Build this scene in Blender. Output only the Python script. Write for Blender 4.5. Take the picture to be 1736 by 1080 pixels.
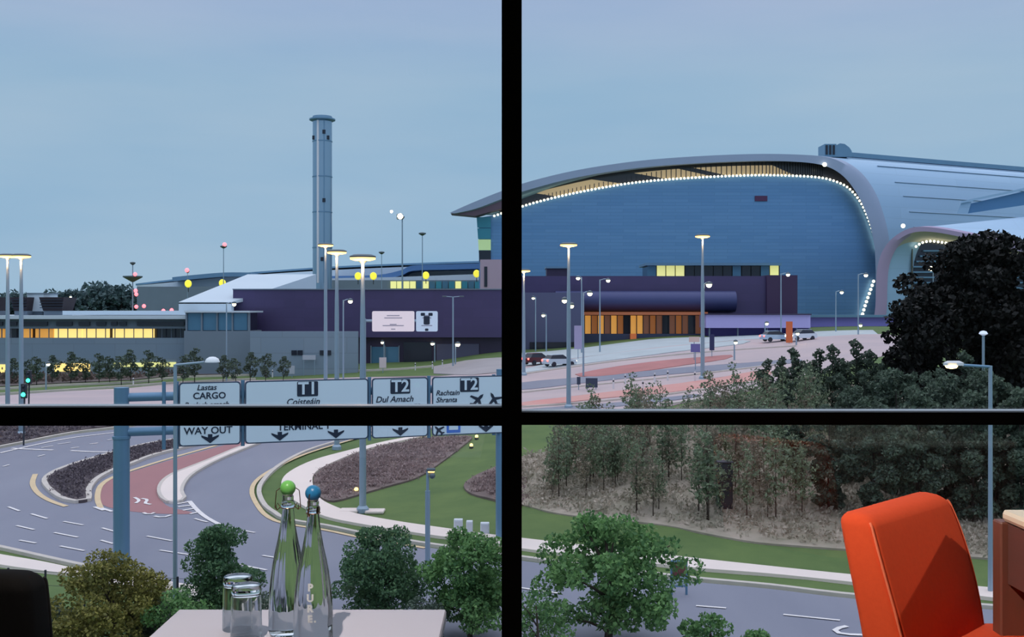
import bpy, math, random
import numpy as np
from mathutils import Vector, Matrix
from mathutils.geometry import tessellate_polygon

# ------------------------------------------------------------------ clear
for o in list(bpy.data.objects):
    bpy.data.objects.remove(o)
SC = bpy.context.scene
COL = SC.collection
random.seed(7)
rng = np.random.default_rng(11)

# ------------------------------------------------------------------ camera
CAMZ = 1.24            # eye height above the floor of the room
FPX, CX, HY = 1800.0, 868.0, 525.0   # focal length and principal point in a 1736 x 1080 frame
cam_d = bpy.data.cameras.new('camera')
cam = bpy.data.objects.new('camera', cam_d)
COL.objects.link(cam)
cam.location = (0, 0, CAMZ)
cam.rotation_euler = (math.pi / 2, 0, 0)
cam_d.sensor_fit = 'HORIZONTAL'
cam_d.sensor_width = 36.0
cam_d.lens = FPX / 1736.0 * 36.0
cam_d.shift_y = (HY - 540.0) / 1736.0
cam_d.clip_start = 0.05
cam_d.clip_end = 3000
SC.camera = cam

# ------------------------------------------------------------------ exposure
SC.view_settings.view_transform = 'Standard'
SC.view_settings.look = 'None'
SC.view_settings.gamma = 1.0
SC.view_settings.use_curve_mapping = False
SC.view_settings.exposure = 0.0
SC.cycles.use_denoising = True
SC.cycles.max_bounces = 12
SC.cycles.transparent_max_bounces = 24
SC.cycles.transmission_bounces = 12
SC.cycles.glossy_bounces = 6
SC.cycles.caustics_reflective = False
SC.cycles.caustics_refractive = True
SC.cycles.sample_clamp_indirect = 4.0

# ------------------------------------------------------------------ sky (overcast dusk: brighter towards the zenith)
W = bpy.data.worlds.new('dusk_sky')
SC.world = W
W.use_nodes = True
nt = W.node_tree
nt.nodes.clear()
tc = nt.nodes.new('ShaderNodeTexCoord')
sep = nt.nodes.new('ShaderNodeSeparateXYZ')
nt.links.new(tc.outputs['Generated'], sep.inputs[0])
ramp = nt.nodes.new('ShaderNodeValToRGB')
nt.links.new(sep.outputs['Z'], ramp.inputs[0])
cr = ramp.color_ramp
cr.interpolation = 'EASE'
cr.elements[0].position = 0.0
cr.elements[0].color = (0.312, 0.487, 0.655, 1)
cr.elements[1].position = 1.0
cr.elements[1].color = (1.26, 1.32, 1.50, 1)
for p, c in ((0.10, (0.318, 0.487, 0.652)), (0.19, (0.332, 0.492, 0.650)), (0.30, (0.375, 0.475, 0.665)), (0.55, (0.78, 0.88, 1.06))):
    e = cr.elements.new(p)
    e.color = (*c, 1)
mp = nt.nodes.new('ShaderNodeMapping')
mp.inputs['Scale'].default_value = (1.6, 1.6, 9.0)
nt.links.new(tc.outputs['Generated'], mp.inputs[0])
nz = nt.nodes.new('ShaderNodeTexNoise')
nz.inputs['Scale'].default_value = 1.7
nz.inputs['Detail'].default_value = 4
nz.inputs['Roughness'].default_value = 0.5
nt.links.new(mp.outputs[0], nz.inputs['Vector'])
cramp = nt.nodes.new('ShaderNodeValToRGB')
cramp.color_ramp.elements[0].position = 0.30
cramp.color_ramp.elements[0].color = (0.90, 0.95, 0.99, 1)
cramp.color_ramp.elements[1].position = 0.72
cramp.color_ramp.elements[1].color = (1.13, 1.05, 1.02, 1)
nt.links.new(nz.outputs['Fac'], cramp.inputs[0])
mul = nt.nodes.new('ShaderNodeMix')
mul.data_type = 'RGBA'
mul.blend_type = 'MULTIPLY'
mul.inputs[0].default_value = 1.0
nt.links.new(ramp.outputs[0], mul.inputs[6])
nt.links.new(cramp.outputs[0], mul.inputs[7])
bg = nt.nodes.new('ShaderNodeBackground')
bg.inputs['Strength'].default_value = 1.09
nt.links.new(mul.outputs[2], bg.inputs['Color'])
wo = nt.nodes.new('ShaderNodeOutputWorld')
nt.links.new(bg.outputs[0], wo.inputs['Surface'])

# ------------------------------------------------------------------ materials
def s2l(c):
    return tuple(((v / 255) / 12.92 if v / 255 <= 0.04045 else ((v / 255 + 0.055) / 1.055) ** 2.4) for v in c)

MATS = {}
def mat(name, rgb, rough=0.7, metal=0.0, var=0.0, vscale=3.0, rgb2=None, bump=0.0, bscale=None, emit=None, estr=0.0,
        spec=0.5, stretch=None, coord='Object', sheen=0.0, trans=0.0):
    """Principled material; rgb in sRGB 0-255 is the thing's own colour; var mixes in noise towards rgb2 or a darker tone."""
    if name in MATS:
        return MATS[name]
    m = bpy.data.materials.new(name)
    m.use_nodes = True
    t = m.node_tree
    b = t.nodes['Principled BSDF']
    c = s2l(rgb)
    b.inputs['Base Color'].default_value = (*c, 1)
    b.inputs['Roughness'].default_value = rough
    b.inputs['Metallic'].default_value = metal
    b.inputs['Specular IOR Level'].default_value = spec
    if sheen:
        b.inputs['Sheen Weight'].default_value = sheen
        b.inputs['Sheen Tint'].default_value = (*c, 1)
    if var > 0 or bump > 0:
        tcn = t.nodes.new('ShaderNodeTexCoord')
        src = tcn.outputs[coord]
        if stretch:
            mpn = t.nodes.new('ShaderNodeMapping')
            mpn.inputs['Scale'].default_value = stretch
            t.links.new(src, mpn.inputs[0])
            src = mpn.outputs[0]
    if var > 0:
        n = t.nodes.new('ShaderNodeTexNoise')
        n.inputs['Scale'].default_value = vscale
        n.inputs['Detail'].default_value = 5
        n.inputs['Roughness'].default_value = 0.6
        t.links.new(src, n.inputs['Vector'])
        r = t.nodes.new('ShaderNodeValToRGB')
        c2 = s2l(rgb2) if rgb2 else tuple(v * 0.55 for v in c)
        r.color_ramp.elements[0].position = 0.5 - 0.22
        r.color_ramp.elements[0].color = (*[c[i] * (1 - var) + c2[i] * var for i in range(3)], 1)
        r.color_ramp.elements[1].position = 0.5 + 0.18
        r.color_ramp.elements[1].color = (*c, 1)
        t.links.new(n.outputs['Fac'], r.inputs[0])
        t.links.new(r.outputs[0], b.inputs['Base Color'])
    if bump > 0:
        n2 = t.nodes.new('ShaderNodeTexNoise')
        n2.inputs['Scale'].default_value = bscale or vscale * 4
        n2.inputs['Detail'].default_value = 4
        t.links.new(src, n2.inputs['Vector'])
        bp = t.nodes.new('ShaderNodeBump')
        bp.inputs['Strength'].default_value = bump
        bp.inputs['Distance'].default_value = 0.02
        t.links.new(n2.outputs['Fac'], bp.inputs['Height'])
        t.links.new(bp.outputs[0], b.inputs['Normal'])
    if emit:
        b.inputs['Emission Color'].default_value = (*s2l(emit), 1)
        b.inputs['Emission Strength'].default_value = estr
    if trans:
        tr = t.nodes.new('ShaderNodeBsdfTranslucent')
        tr.inputs[0].default_value = (*[min(1, v * 1.5) for v in c], 1)
        mx = t.nodes.new('ShaderNodeMixShader')
        mx.inputs[0].default_value = trans
        t.links.new(b.outputs[0], mx.inputs[1])
        t.links.new(tr.outputs[0], mx.inputs[2])
        t.links.new(mx.outputs[0], t.nodes['Material Output'].inputs['Surface'])
    MATS[name] = m
    return m

def glow(name, rgb, strength):
    return mat(name, rgb, 0.5, emit=rgb, estr=strength)

def cladding(name, rgb, rgb2, rough, metal, sx, sz, line=0.03, dark=0.75):
    """sheet cladding: fine joints across, with small tone changes from sheet to sheet"""
    if name in MATS:
        return MATS[name]
    m = mat(name, rgb, rough, metal)
    t = m.node_tree
    b = t.nodes['Principled BSDF']
    tcn = t.nodes.new('ShaderNodeTexCoord')
    mpn = t.nodes.new('ShaderNodeMapping')
    mpn.inputs['Rotation'].default_value = (math.pi / 2, 0, 0)
    t.links.new(tcn.outputs['Object'], mpn.inputs[0])
    br = t.nodes.new('ShaderNodeTexBrick')
    br.inputs['Color1'].default_value = (*s2l(rgb), 1)
    br.inputs['Color2'].default_value = (*s2l(rgb2), 1)
    br.inputs['Mortar'].default_value = (*[v * dark for v in s2l(rgb)], 1)
    br.inputs['Scale'].default_value = 1.0
    br.inputs['Brick Width'].default_value = sx
    br.inputs['Row Height'].default_value = sz
    br.inputs['Mortar Size'].default_value = line
    t.links.new(mpn.outputs[0], br.inputs['Vector'])
    t.links.new(br.outputs['Color'], b.inputs['Base Color'])
    return m

def pane_material(name, tint=(1, 1, 1), base=0.045, rough=0.0):
    """thin window glass: clear, with the mirror reflection of clean glass growing towards grazing angles"""
    m = bpy.data.materials.new(name)
    m.use_nodes = True
    t = m.node_tree
    t.nodes.clear()
    out = t.nodes.new('ShaderNodeOutputMaterial')
    tr = t.nodes.new('ShaderNodeBsdfTransparent')
    tr.inputs[0].default_value = (*tint, 1)
    gl = t.nodes.new('ShaderNodeBsdfGlossy')
    gl.inputs['Roughness'].default_value = rough
    lw = t.nodes.new('ShaderNodeLayerWeight')
    lw.inputs['Blend'].default_value = 0.5
    pw = t.nodes.new('ShaderNodeMath'); pw.operation = 'POWER'; pw.inputs[1].default_value = 5
    mu = t.nodes.new('ShaderNodeMath'); mu.operation = 'MULTIPLY_ADD'; mu.inputs[1].default_value = 1 - base; mu.inputs[2].default_value = base
    t.links.new(lw.outputs['Facing'], pw.inputs[0])
    t.links.new(pw.outputs[0], mu.inputs[0])
    mx = t.nodes.new('ShaderNodeMixShader')
    t.links.new(mu.outputs[0], mx.inputs[0])
    t.links.new(tr.outputs[0], mx.inputs[1])
    t.links.new(gl.outputs[0], mx.inputs[2])
    t.links.new(mx.outputs[0], out.inputs['Surface'])
    return m

def glass_material(name, ior, rgb=(1, 1, 1), rough=0.0):
    m = bpy.data.materials.new(name)
    m.use_nodes = True
    t = m.node_tree
    t.nodes.clear()
    out = t.nodes.new('ShaderNodeOutputMaterial')
    g = t.nodes.new('ShaderNodeBsdfGlass')
    g.inputs['IOR'].default_value = ior
    g.inputs['Color'].default_value = (*rgb, 1)
    g.inputs['Roughness'].default_value = rough
    t.links.new(g.outputs[0], out.inputs['Surface'])
    return m

# ------------------------------------------------------------------ mesh builder
class MB:
    def __init__(self):
        self.v = []; self.f = []
    def add(self, vs, fs):
        n = len(self.v)
        self.v += [tuple(p) for p in vs]
        self.f += [tuple(i + n for i in q) for q in fs]
        return self
    def hexa(self, p):   # 8 points: bottom 4 ccw, top 4 ccw
        return self.add(p, [(3, 2, 1, 0), (4, 5, 6, 7), (0, 1, 5, 4), (1, 2, 6, 5), (2, 3, 7, 6), (3, 0, 4, 7)])
    def box(self, x0, x1, y0, y1, z0, z1):
        return self.hexa([(x0, y0, z0), (x1, y0, z0), (x1, y1, z0), (x0, y1, z0), (x0, y0, z1), (x1, y0, z1), (x1, y1, z1), (x0, y1, z1)])
    def rbox(self, x0, x1, y0, y1, z0, z1, r):
        """box with chamfered vertical and horizontal edges (rounded look)"""
        ring = lambda a, z: [(x0 + a, y0 + r, z), (x0 + r, y0 + a, z), (x1 - r, y0 + a, z), (x1 - a, y0 + r, z), (x1 - a, y1 - r, z), (x1 - r, y1 - a, z), (x0 + r, y1 - a, z), (x0 + a, y1 - r, z)]
        rings = [ring(r * .6, z0), ring(0, z0 + r), ring(0, z1 - r), ring(r * .6, z1)]
        return self.loft(rings)
    def loft(self, rings, cap=True, closed=True):
        n = len(rings[0]); base = []
        vs = [p for r in rings for p in r]
        fs = []
        for i in range(len(rings) - 1):
            for j in range(n if closed else n - 1):
                a = i * n + j; b = i * n + (j + 1) % n
                fs.append((a, b, b + n, a + n))
        if cap:
            fs.append(tuple(reversed(range(n))))
            fs.append(tuple(range((len(rings) - 1) * n, len(rings) * n)))
        return self.add(vs, fs)
    def lathe(self, prof, c=(0, 0, 0), n=16, cap=True):
        rings = [[(c[0] + r * math.cos(2 * math.pi * k / n), c[1] + r * math.sin(2 * math.pi * k / n), c[2] + z) for k in range(n)] for r, z in prof]
        return self.loft(rings, cap)
    def cyl(self, c, r, z0, z1, n=12, r1=None):
        return self.lathe([(r, z0), (r if r1 is None else r1, z1)], c, n)
    def tube(self, pts, r, n=8, cap=True, r1=None):
        pts = [Vector(p) for p in pts]
        rings = []
        up = None
        for i, p in enumerate(pts):
            d = (pts[min(i + 1, len(pts) - 1)] - pts[max(i - 1, 0)]).normalized()
            if up is None:
                up = Vector((0, 0, 1)) if abs(d.z) < 0.9 else Vector((1, 0, 0))
            a = d.cross(up).normalized()
            b = a.cross(d).normalized()
            up = b
            rr = r if r1 is None else r + (r1 - r) * i / (len(pts) - 1)
            rings.append([tuple(p + a * (rr * math.cos(2 * math.pi * k / n)) + b * (rr * math.sin(2 * math.pi * k / n))) for k in range(n)])
        return self.loft(rings, cap)
    def sphere(self, c, r, n=12, m=8, sq=1.0):
        prof = [(max(r * math.sin(math.pi * i / m), 1e-4), -r * sq * math.cos(math.pi * i / m)) for i in range(m + 1)]
        return self.lathe(prof, c, n)
    def prism(self, poly, d):
        """polygon of 3D points extruded by vector d"""
        n = len(poly)
        a = [tuple(p) for p in poly]
        b = [(p[0] + d[0], p[1] + d[1], p[2] + d[2]) for p in poly]
        fs = [tuple(reversed(range(n))), tuple(range(n, 2 * n))]
        fs += [(i, (i + 1) % n, n + (i + 1) % n, n + i) for i in range(n)]
        return self.add(a + b, fs)
    def tprism(self, poly, d):
        """prism with triangulated caps, for outlines that are not convex"""
        n = len(poly)
        a = [tuple(p) for p in poly]
        b = [(p[0] + d[0], p[1] + d[1], p[2] + d[2]) for p in poly]
        tr = tessellate_polygon([[Vector(p) for p in a]])
        fs = [tuple(t) for t in tr] + [tuple(n + i for i in reversed(t)) for t in tr]
        fs += [(i, (i + 1) % n, n + (i + 1) % n, n + i) for i in range(n)]
        return self.add(a + b, fs)

ORG = {}
def wloc(o):
    return ORG.get(o.name, Vector((0, 0, 0)))

def tag(o, label=None, cat=None, group=None, kind=None):
    if label: o['label'] = label
    if cat: o['category'] = cat
    if group: o['group'] = group
    if kind: o['kind'] = kind
    return o

def mesh_of(name, v, f, m, smooth=False):
    me = bpy.data.meshes.new(name)
    me.from_pydata(v, [], f)
    me.materials.append(m)
    if smooth:
        me.polygons.foreach_set('use_smooth', [True] * len(me.polygons))
        if smooth == 'auto':
            me.set_sharp_from_angle(angle=math.radians(40))
    me.update()
    return me

def mk(name, mb, m, parent=None, label=None, cat=None, group=None, kind=None, smooth=False, origin=None):
    """link the collected shape as one mesh object; vertices are given in world space"""
    v = np.array(mb.v, dtype=float)
    if parent is not None:
        org = wloc(parent)
    elif origin is not None:
        org = Vector(origin)
    else:
        org = Vector(((v[:, 0].min() + v[:, 0].max()) / 2, (v[:, 1].min() + v[:, 1].max()) / 2, v[:, 2].min()))
    v = v - np.array(org)
    o = bpy.data.objects.new(name, mesh_of(name, v.tolist(), mb.f, m, smooth))
    COL.objects.link(o)
    if parent is not None:
        o.parent = parent
    else:
        o.location = org
    ORG[o.name] = org
    return tag(o, label, cat, group, kind)

def thing(name, loc, label, cat, group=None, kind=None):
    o = bpy.data.objects.new(name, None)
    o.empty_display_size = 0.2
    COL.objects.link(o)
    o.location = loc
    ORG[o.name] = Vector(loc)
    return tag(o, label, cat, group, kind)

def dup_part(src, parent, offset):
    """another of a part: shares its mesh, moved by offset"""
    c = src.copy()
    COL.objects.link(c)
    c.parent = parent
    c.location = Vector(src.location) + Vector(offset)
    ORG[c.name] = wloc(parent)
    return c

def dup(root, loc, rz=0.0, sc=1.0, label=None, group=None):
    r = root.copy()
    COL.objects.link(r)
    r.location = loc
    r.rotation_euler = (0, 0, rz)
    r.scale = (sc, sc, sc) if not isinstance(sc, tuple) else sc
    if label: r['label'] = label
    if group: r['group'] = group
    ORG[r.name] = Vector(loc)
    for ch in list(root.children):
        c = ch.copy()
        COL.objects.link(c)
        c.parent = r
        for g in ch.children:
            d = g.copy()
            COL.objects.link(d)
            d.parent = c
    return r

# ------------------------------------------------------------------ measuring: a sight line of the photograph to a point at depth D
def P(px, py, D):
    return Vector(((px - CX) / FPX * D, D, CAMZ - (py - HY) / FPX * D))

# ground height: flat by the hotel, rising to the terminals; metres of rise over the near road, by bearing and depth
ROAD_Z = CAMZ - 12.0
T_U = (np.array([0, 430, 700, 870, 1190, 1480, 1736]) - CX) / FPX
T_C = [
    ([30, 60, 88, 100, 130, 154, 200, 300, 700], [0, 0, 1.4, 1.7, 2.2, 2.6, 3.6, 6, 8]),
    ([30, 60, 80, 100, 130, 160, 200, 300, 700], [0, 0, .8, 1.5, 2.2, 2.9, 4.0, 6.5, 9]),
    ([30, 62, 80, 100, 130, 165, 200, 300, 700], [0, 0, .9, 1.8, 2.8, 4.1, 5.4, 8, 9]),
    ([30, 53, 62, 80, 94, 110, 150, 180, 300, 700], [0, 0, .5, 1.8, 2.8, 3.6, 5.2, 6.2, 9, 9]),
    ([30, 48, 55, 62, 70, 85, 111, 150, 200, 300, 700], [0, 0, .7, 2.2, 3.2, 4.0, 4.7, 7.0, 8.8, 9.5, 9.5]),
    ([30, 47, 55, 62, 70, 85, 111, 150, 200, 300, 700], [0, 0, .7, 2.3, 3.5, 4.6, 6.3, 8.5, 9.2, 9.5, 9.5]),
    ([30, 47, 55, 62, 70, 85, 111, 150, 200, 300, 700], [0, 0, .7, 2.3, 3.5, 4.8, 6.5, 8.5, 9.2, 9.5, 9.5]),
]
def rise(u, D):
    vals = [np.interp(D, c[0], c[1]) for c in T_C]
    u = min(max(u, T_U[0]), T_U[-1])
    i = min(max(int(np.searchsorted(T_U, u)) - 1, 0), len(T_U) - 2)
    t = (u - T_U[i]) / (T_U[i + 1] - T_U[i])
    t = t * t * (3 - 2 * t)
    return vals[i] * (1 - t) + vals[i + 1] * t
def ground_z(x, y):
    if y < 30:
        return ROAD_Z
    return ROAD_Z + float(rise(x / y, y))
_DS = np.concatenate([np.arange(24, 160, .2), np.arange(160, 690, 1.0)])
def G(px, py):
    """where the sight line through a pixel meets the ground"""
    u = (px - CX) / FPX
    zt = ROAD_Z + np.array(rise(u, _DS))
    zr = CAMZ - (py - HY) / FPX * _DS
    k = np.nonzero(zr <= zt)[0]
    i = k[0] if len(k) else len(_DS) - 1
    if i > 0 and len(k):
        a, b = zr[i - 1] - zt[i - 1], zr[i] - zt[i]
        D = _DS[i - 1] + (_DS[i] - _DS[i - 1]) * a / (a - b)
    else:
        D = _DS[i]
    return Vector((u * D, D, ground_z(u * D, D)))
def GD(px, D):
    u = (px - CX) / FPX
    return Vector((u * D, D, ground_z(u * D, D)))

def smooth_line(pts, k=5, closed=False):
    pts = [Vector((p[0], p[1])) for p in pts]
    n = len(pts)
    out = []
    for i in range(n if closed else n - 1):
        g = lambda j: pts[j % n] if closed else pts[min(max(j, 0), n - 1)]
        p0, p1, p2, p3 = g(i - 1), g(i), g(i + 1), g(i + 2)
        for s in range(k):
            t = s / k
            out.append(0.5 * ((2 * p1) + (p2 - p0) * t + (2 * p0 - 5 * p1 + 4 * p2 - p3) * t * t + (3 * p1 - p0 - 3 * p2 + p3) * t ** 3))
    if not closed:
        out.append(pts[-1])
    return [(p.x, p.y) for p in out]

XL = sorted(set(list(np.arange(-60, 60.1, 2)) + list(np.arange(-400, -60, 20)) + list(np.arange(80, 420, 20))))
YL = sorted(set(list(np.arange(4, 140, 2)) + list(np.arange(140, 200, 5)) + list(np.arange(200, 720, 20))))
def _clip(poly, ax, val, keep_less):
    out = []
    for i in range(len(poly)):
        a, b = poly[i], poly[(i + 1) % len(poly)]
        ia = (a[ax] <= val) if keep_less else (a[ax] >= val)
        ib = (b[ax] <= val) if keep_less else (b[ax] >= val)
        if ia: out.append(a)
        if ia != ib:
            t = (val - a[ax]) / (b[ax] - a[ax])
            out.append((a[0] + (b[0] - a[0]) * t, a[1] + (b[1] - a[1]) * t))
    return out
def drape(poly, dz, mb=None, skirt=0.0):
    """flat outline (world x, y) laid over the ground at dz above it"""
    mb = mb or MB()
    tr = tessellate_polygon([[Vector((p[0], p[1], 0)) for p in poly]])
    for t in tr:
        tri = [tuple(poly[i][:2]) for i in t]
        x0, x1 = min(p[0] for p in tri), max(p[0] for p in tri)
        xs = [x for x in XL if x0 < x < x1]
        edges = [x0] + xs + [x1]
        for i in range(len(edges) - 1):
            s = tri if len(edges) == 2 else _clip(_clip(tri, 0, edges[i], False), 0, edges[i + 1], True)
            if len(s) < 3: continue
            y0, y1 = min(p[1] for p in s), max(p[1] for p in s)
            ye = [y0] + [y for y in YL if y0 < y < y1] + [y1]
            for j in range(len(ye) - 1):
                q = s if len(ye) == 2 else _clip(_clip(s, 1, ye[j], False), 1, ye[j + 1], True)
                if len(q) < 3: continue
                ar = sum(q[k][0] * q[(k + 1) % len(q)][1] - q[(k + 1) % len(q)][0] * q[k][1] for k in range(len(q)))
                if abs(ar) < 1e-6: continue
                if ar < 0: q = q[::-1]
                n = len(mb.v)
                mb.v += [(p[0], p[1], ground_z(p[0], p[1]) + dz) for p in q]
                mb.f.append(tuple(range(n, n + len(q))))
    if skirt:
        n = len(poly)
        for k in range(n):
            a, b = poly[k], poly[(k + 1) % n]
            za, zb = ground_z(a[0], a[1]) + dz, ground_z(b[0], b[1]) + dz
            mb.add([(a[0], a[1], za), (b[0], b[1], zb), (b[0], b[1], zb - skirt), (a[0], a[1], za - skirt)], [(0, 1, 2, 3)])
    return mb
def GP(pix, k=5, closed=True, smooth=True):
    """pixel outline -> ground outline"""
    pp = smooth_line(pix, k, closed) if smooth else pix
    return [tuple(G(*p)) for p in pp]
def strip(line, w, dz, h=0.0):
    """kerb or painted line: a ribbon of width w along ground points, with thickness h if raised"""
    pts = [Vector((p[0], p[1])) for p in line]
    mb = MB(); L = []
    for i, p in enumerate(pts):
        d = pts[min(i + 1, len(pts) - 1)] - pts[max(i - 1, 0)]
        if d.length < 1e-6: d = Vector((1, 0))
        d.normalize()
        nrm = Vector((-d.y, d.x)) * (w / 2)
        a, b = p + nrm, p - nrm
        L.append((a, b))
    rows = []
    for a, b in L:
        za, zb = ground_z(a.x, a.y) + dz, ground_z(b.x, b.y) + dz
        z = max(za, zb)
        rows.append([(a.x, a.y, z - h - .15 * (h > 0)), (a.x, a.y, z), (b.x, b.y, z), (b.x, b.y, z - h - .15 * (h > 0))] if h > 0 else [(a.x, a.y, za), (b.x, b.y, zb)])
    mb.loft(rows, cap=h > 0, closed=h > 0)
    if h <= 0:
        mb.f = [tuple(reversed(f)) for f in mb.f]
    return mb
def resample(line, step):
    pts = [Vector(p[:2]) for p in line]
    out = [pts[0]]; acc = 0
    for i in range(len(pts) - 1):
        d = (pts[i + 1] - pts[i]); L = d.length
        if L < 1e-9: continue
        t = step - acc
        while t <= L:
            out.append(pts[i] + d * (t / L)); t += step
        acc = (acc + L) % step
    out.append(pts[-1])
    return out

def text_mesh(s, size, italic=False, bold=0.0, extrude=0.0):
    """outline of a line of lettering, centred, in its own x-y plane"""
    cu = bpy.data.curves.new('lettering', 'FONT')
    cu.body = s
    cu.size = size
    cu.align_x = 'CENTER'
    cu.align_y = 'CENTER'
    cu.extrude = extrude
    cu.offset = bold
    cu.shear = 0.25 if italic else 0.0
    cu.resolution_u = 3
    o = bpy.data.objects.new('lettering', cu)
    COL.objects.link(o)
    dg = bpy.context.evaluated_depsgraph_get()
    me = bpy.data.meshes.new_from_object(o.evaluated_get(dg))
    v = [tuple(p.co) for p in me.vertices]
    f = [tuple(p.vertices) for p in me.polygons]
    bpy.data.objects.remove(o)
    bpy.data.meshes.remove(me)
    bpy.data.curves.remove(cu)
    return v, f
# ================================================================== THE ROOM
WY = 3.10            # inner face of the window frame
M_black = mat('black_frame_paint', (17, 15, 14), 0.55, spec=0.25, var=0.2, vscale=20)
M_sky_gleam = mat('sky_gleam_white', (238, 240, 242), 0.3)
M_wallp = mat('room_wall_paint', (150, 140, 130), 0.85, var=0.15, vscale=2)
M_ceil = mat('ceiling_paint', (190, 186, 180), 0.9, var=0.1, vscale=2)
M_carpet = mat('carpet', (74, 62, 58), 0.95, var=0.4, vscale=60, bump=0.3)
RX0, RX1, RY0 = -3.0, 2.6, -3.0
mk('floor', MB().box(RX0, RX1, RY0, WY + .2, -0.25, 0), M_carpet, kind='structure')
mk('ceiling', MB().box(RX0, RX1, RY0, WY + .2, 2.8, 3.0), M_ceil, kind='structure')
mk('wall_left', MB().box(RX0 - .2, RX0, RY0, WY + .2, -0.25, 3.0), M_wallp, kind='structure')
mk('wall_right', MB().box(RX1, RX1 + .2, RY0, WY + .2, -0.25, 3.0), M_wallp, kind='structure')
mk('wall_back', MB().box(RX0 - .2, RX1 + .2, RY0 - .2, RY0, -0.25, 3.0), M_wallp, kind='structure')
mk('wall_outer', MB().box(-14, 14, WY - .02, WY + .2, ROAD_Z, -0.25), mat('hotel_render', (120, 118, 116), 0.9, var=.2, vscale=1), kind='structure')
M_pane = pane_material('window_glass', (0.985, 0.99, 0.99))
def window(name, x0, x1, zt0, zt1, share_left):
    """one bay: jambs, head, sill, transom, two panes; all but the panes black"""
    w = thing(name, ((x0 + x1) / 2, WY, 0), None, None, kind='structure')
    z0, z1 = 0.0, 2.8
    mk('sill', MB().box(x0, x1, WY, WY + .12, z0, z0 + .09), M_black, w)
    mk('head', MB().box(x0, x1, WY, WY + .12, z1 - .07, z1), M_black, w)
    jx = (x0, x0 + .06) if share_left else (x1 - .06, x1)
    mk('jamb', MB().box(jx[0], jx[1], WY, WY + .12, z0 + .09, z1 - .07), M_black, w)
    ix0, ix1 = (x0 + .06, x1) if share_left else (x0, x1 - .06)
    t = mk('transom', MB().box(ix0, ix1, WY, WY + .030, zt0, zt1), M_black, w)
    mk('sky_gleam_strip', MB().box(ix0, ix1, WY + .0305, WY + .094, zt0 + .003, zt1 + .0012), M_sky_gleam, t)  # white strip stands in for sky reflected on the transom top
    mk('outer_cap', MB().box(ix0, ix1, WY + .1015, WY + .115, zt0 + .002, zt1 - .004), M_black, t)
    mk('pane', MB().box(ix0, ix1, WY + .095, WY + .101, zt1, z1 - .07), M_pane, w)
    mk('pane', MB().box(ix0, ix1, WY + .095, WY + .101, z0 + .09, zt0), M_pane, w)
    return w
zt = lambda py: CAMZ - (py - HY) / FPX * WY
MX0, MX1 = (850.5 - CX) / FPX * WY, (884.5 - CX) / FPX * WY
window('window_1', RX0, MX0, zt(722), zt(690.5), True)
window('window_2', MX1, RX1, zt(720.5), zt(699), False)
mk('trim_1', MB().box(MX0, MX1, WY - .004, WY + .118, 0, 2.8), M_black, kind='structure', label='black vertical mullion between the two window bays')

# ================================================================== THE GROUND
M_grass = mat('grass', (98, 120, 66), 0.95, var=0.85, vscale=0.35, rgb2=(72, 98, 54), bump=0.4, bscale=8, coord='Object')
M_asph = mat('asphalt', (134, 137, 152), 0.75, var=0.5, vscale=0.25, rgb2=(112, 116, 134), bump=0.15, bscale=6, stretch=(1, .35, 1))
M_asph2 = mat('trail_lit_asphalt', (196, 176, 176), 0.75, var=0.6, vscale=0.12, rgb2=(158, 150, 160), stretch=(.4, 1.6, 1))  # pale pink glow of traffic light trails put into the road colour
M_red = mat('red_lane_surfacing', (166, 118, 120), 0.8, var=0.5, vscale=0.35, rgb2=(148, 108, 112), stretch=(1, .5, 1))
M_path = mat('pale_paving', (236, 222, 214), 0.8, var=0.35, vscale=0.5, rgb2=(214, 202, 198))
M_kerb = mat('kerb_stone', (206, 198, 190), 0.8, var=0.3, vscale=1.5)
M_tan = mat('buff_lines', (222, 198, 160), 0.8, var=0.3, vscale=1.5)
M_white = mat('road_paint', (236, 232, 232), 0.7, var=0.3, vscale=4)
M_bed = mat('heather_bed', (128, 112, 108), 0.95, var=0.9, vscale=0.8, rgb2=(96, 86, 84), bump=0.6, bscale=3)
M_beddark = mat('bark_mulch_bed', (92, 82, 86), 0.95, var=0.9, vscale=1.2, rgb2=(58, 52, 56), bump=0.6, bscale=4)
M_litter = mat('leaf_litter_bank', (172, 160, 148), 0.95, var=0.9, vscale=0.5, rgb2=(124, 124, 104), bump=0.6, bscale=3)
M_pgrey = mat('grey_hardstanding', (168, 162, 164), 0.85, var=0.4, vscale=.2)

mb = MB()
nx = len(XL)
for y in YL:
    for x in XL:
        mb.v.append((float(x), float(y), ground_z(x, y)))
for j in range(len(YL) - 1):
    for i in range(nx - 1):
        a = j * nx + i
        mb.f.append((a, a + 1, a + 1 + nx, a + nx))
mk('ground', mb, M_grass, kind='structure', origin=(0, 0, 0), smooth=True)

def patch(name, pix, dz, m, parent=None, k=4, smooth=True, skirt=0.25):
    return mk(name, drape(GP(pix, k, True, smooth), dz, None, skirt), m, parent, kind=None if parent else 'structure', origin=(0, 0, 0))
def line(name, pix, w, dz, m, parent, h=0.0, k=5, step=1.0):
    g = [tuple(G(*p)) for p in smooth_line(pix, k)]
    return mk(name, strip(resample(g, step), w, dz, h), m, parent)
def dash(parent, a, b, w=.16):
    A, B = G(*a), G(*b)
    return mk('lane_marking', strip(resample([tuple(A), tuple(B)], .8), w, .105), M_white, parent)

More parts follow.
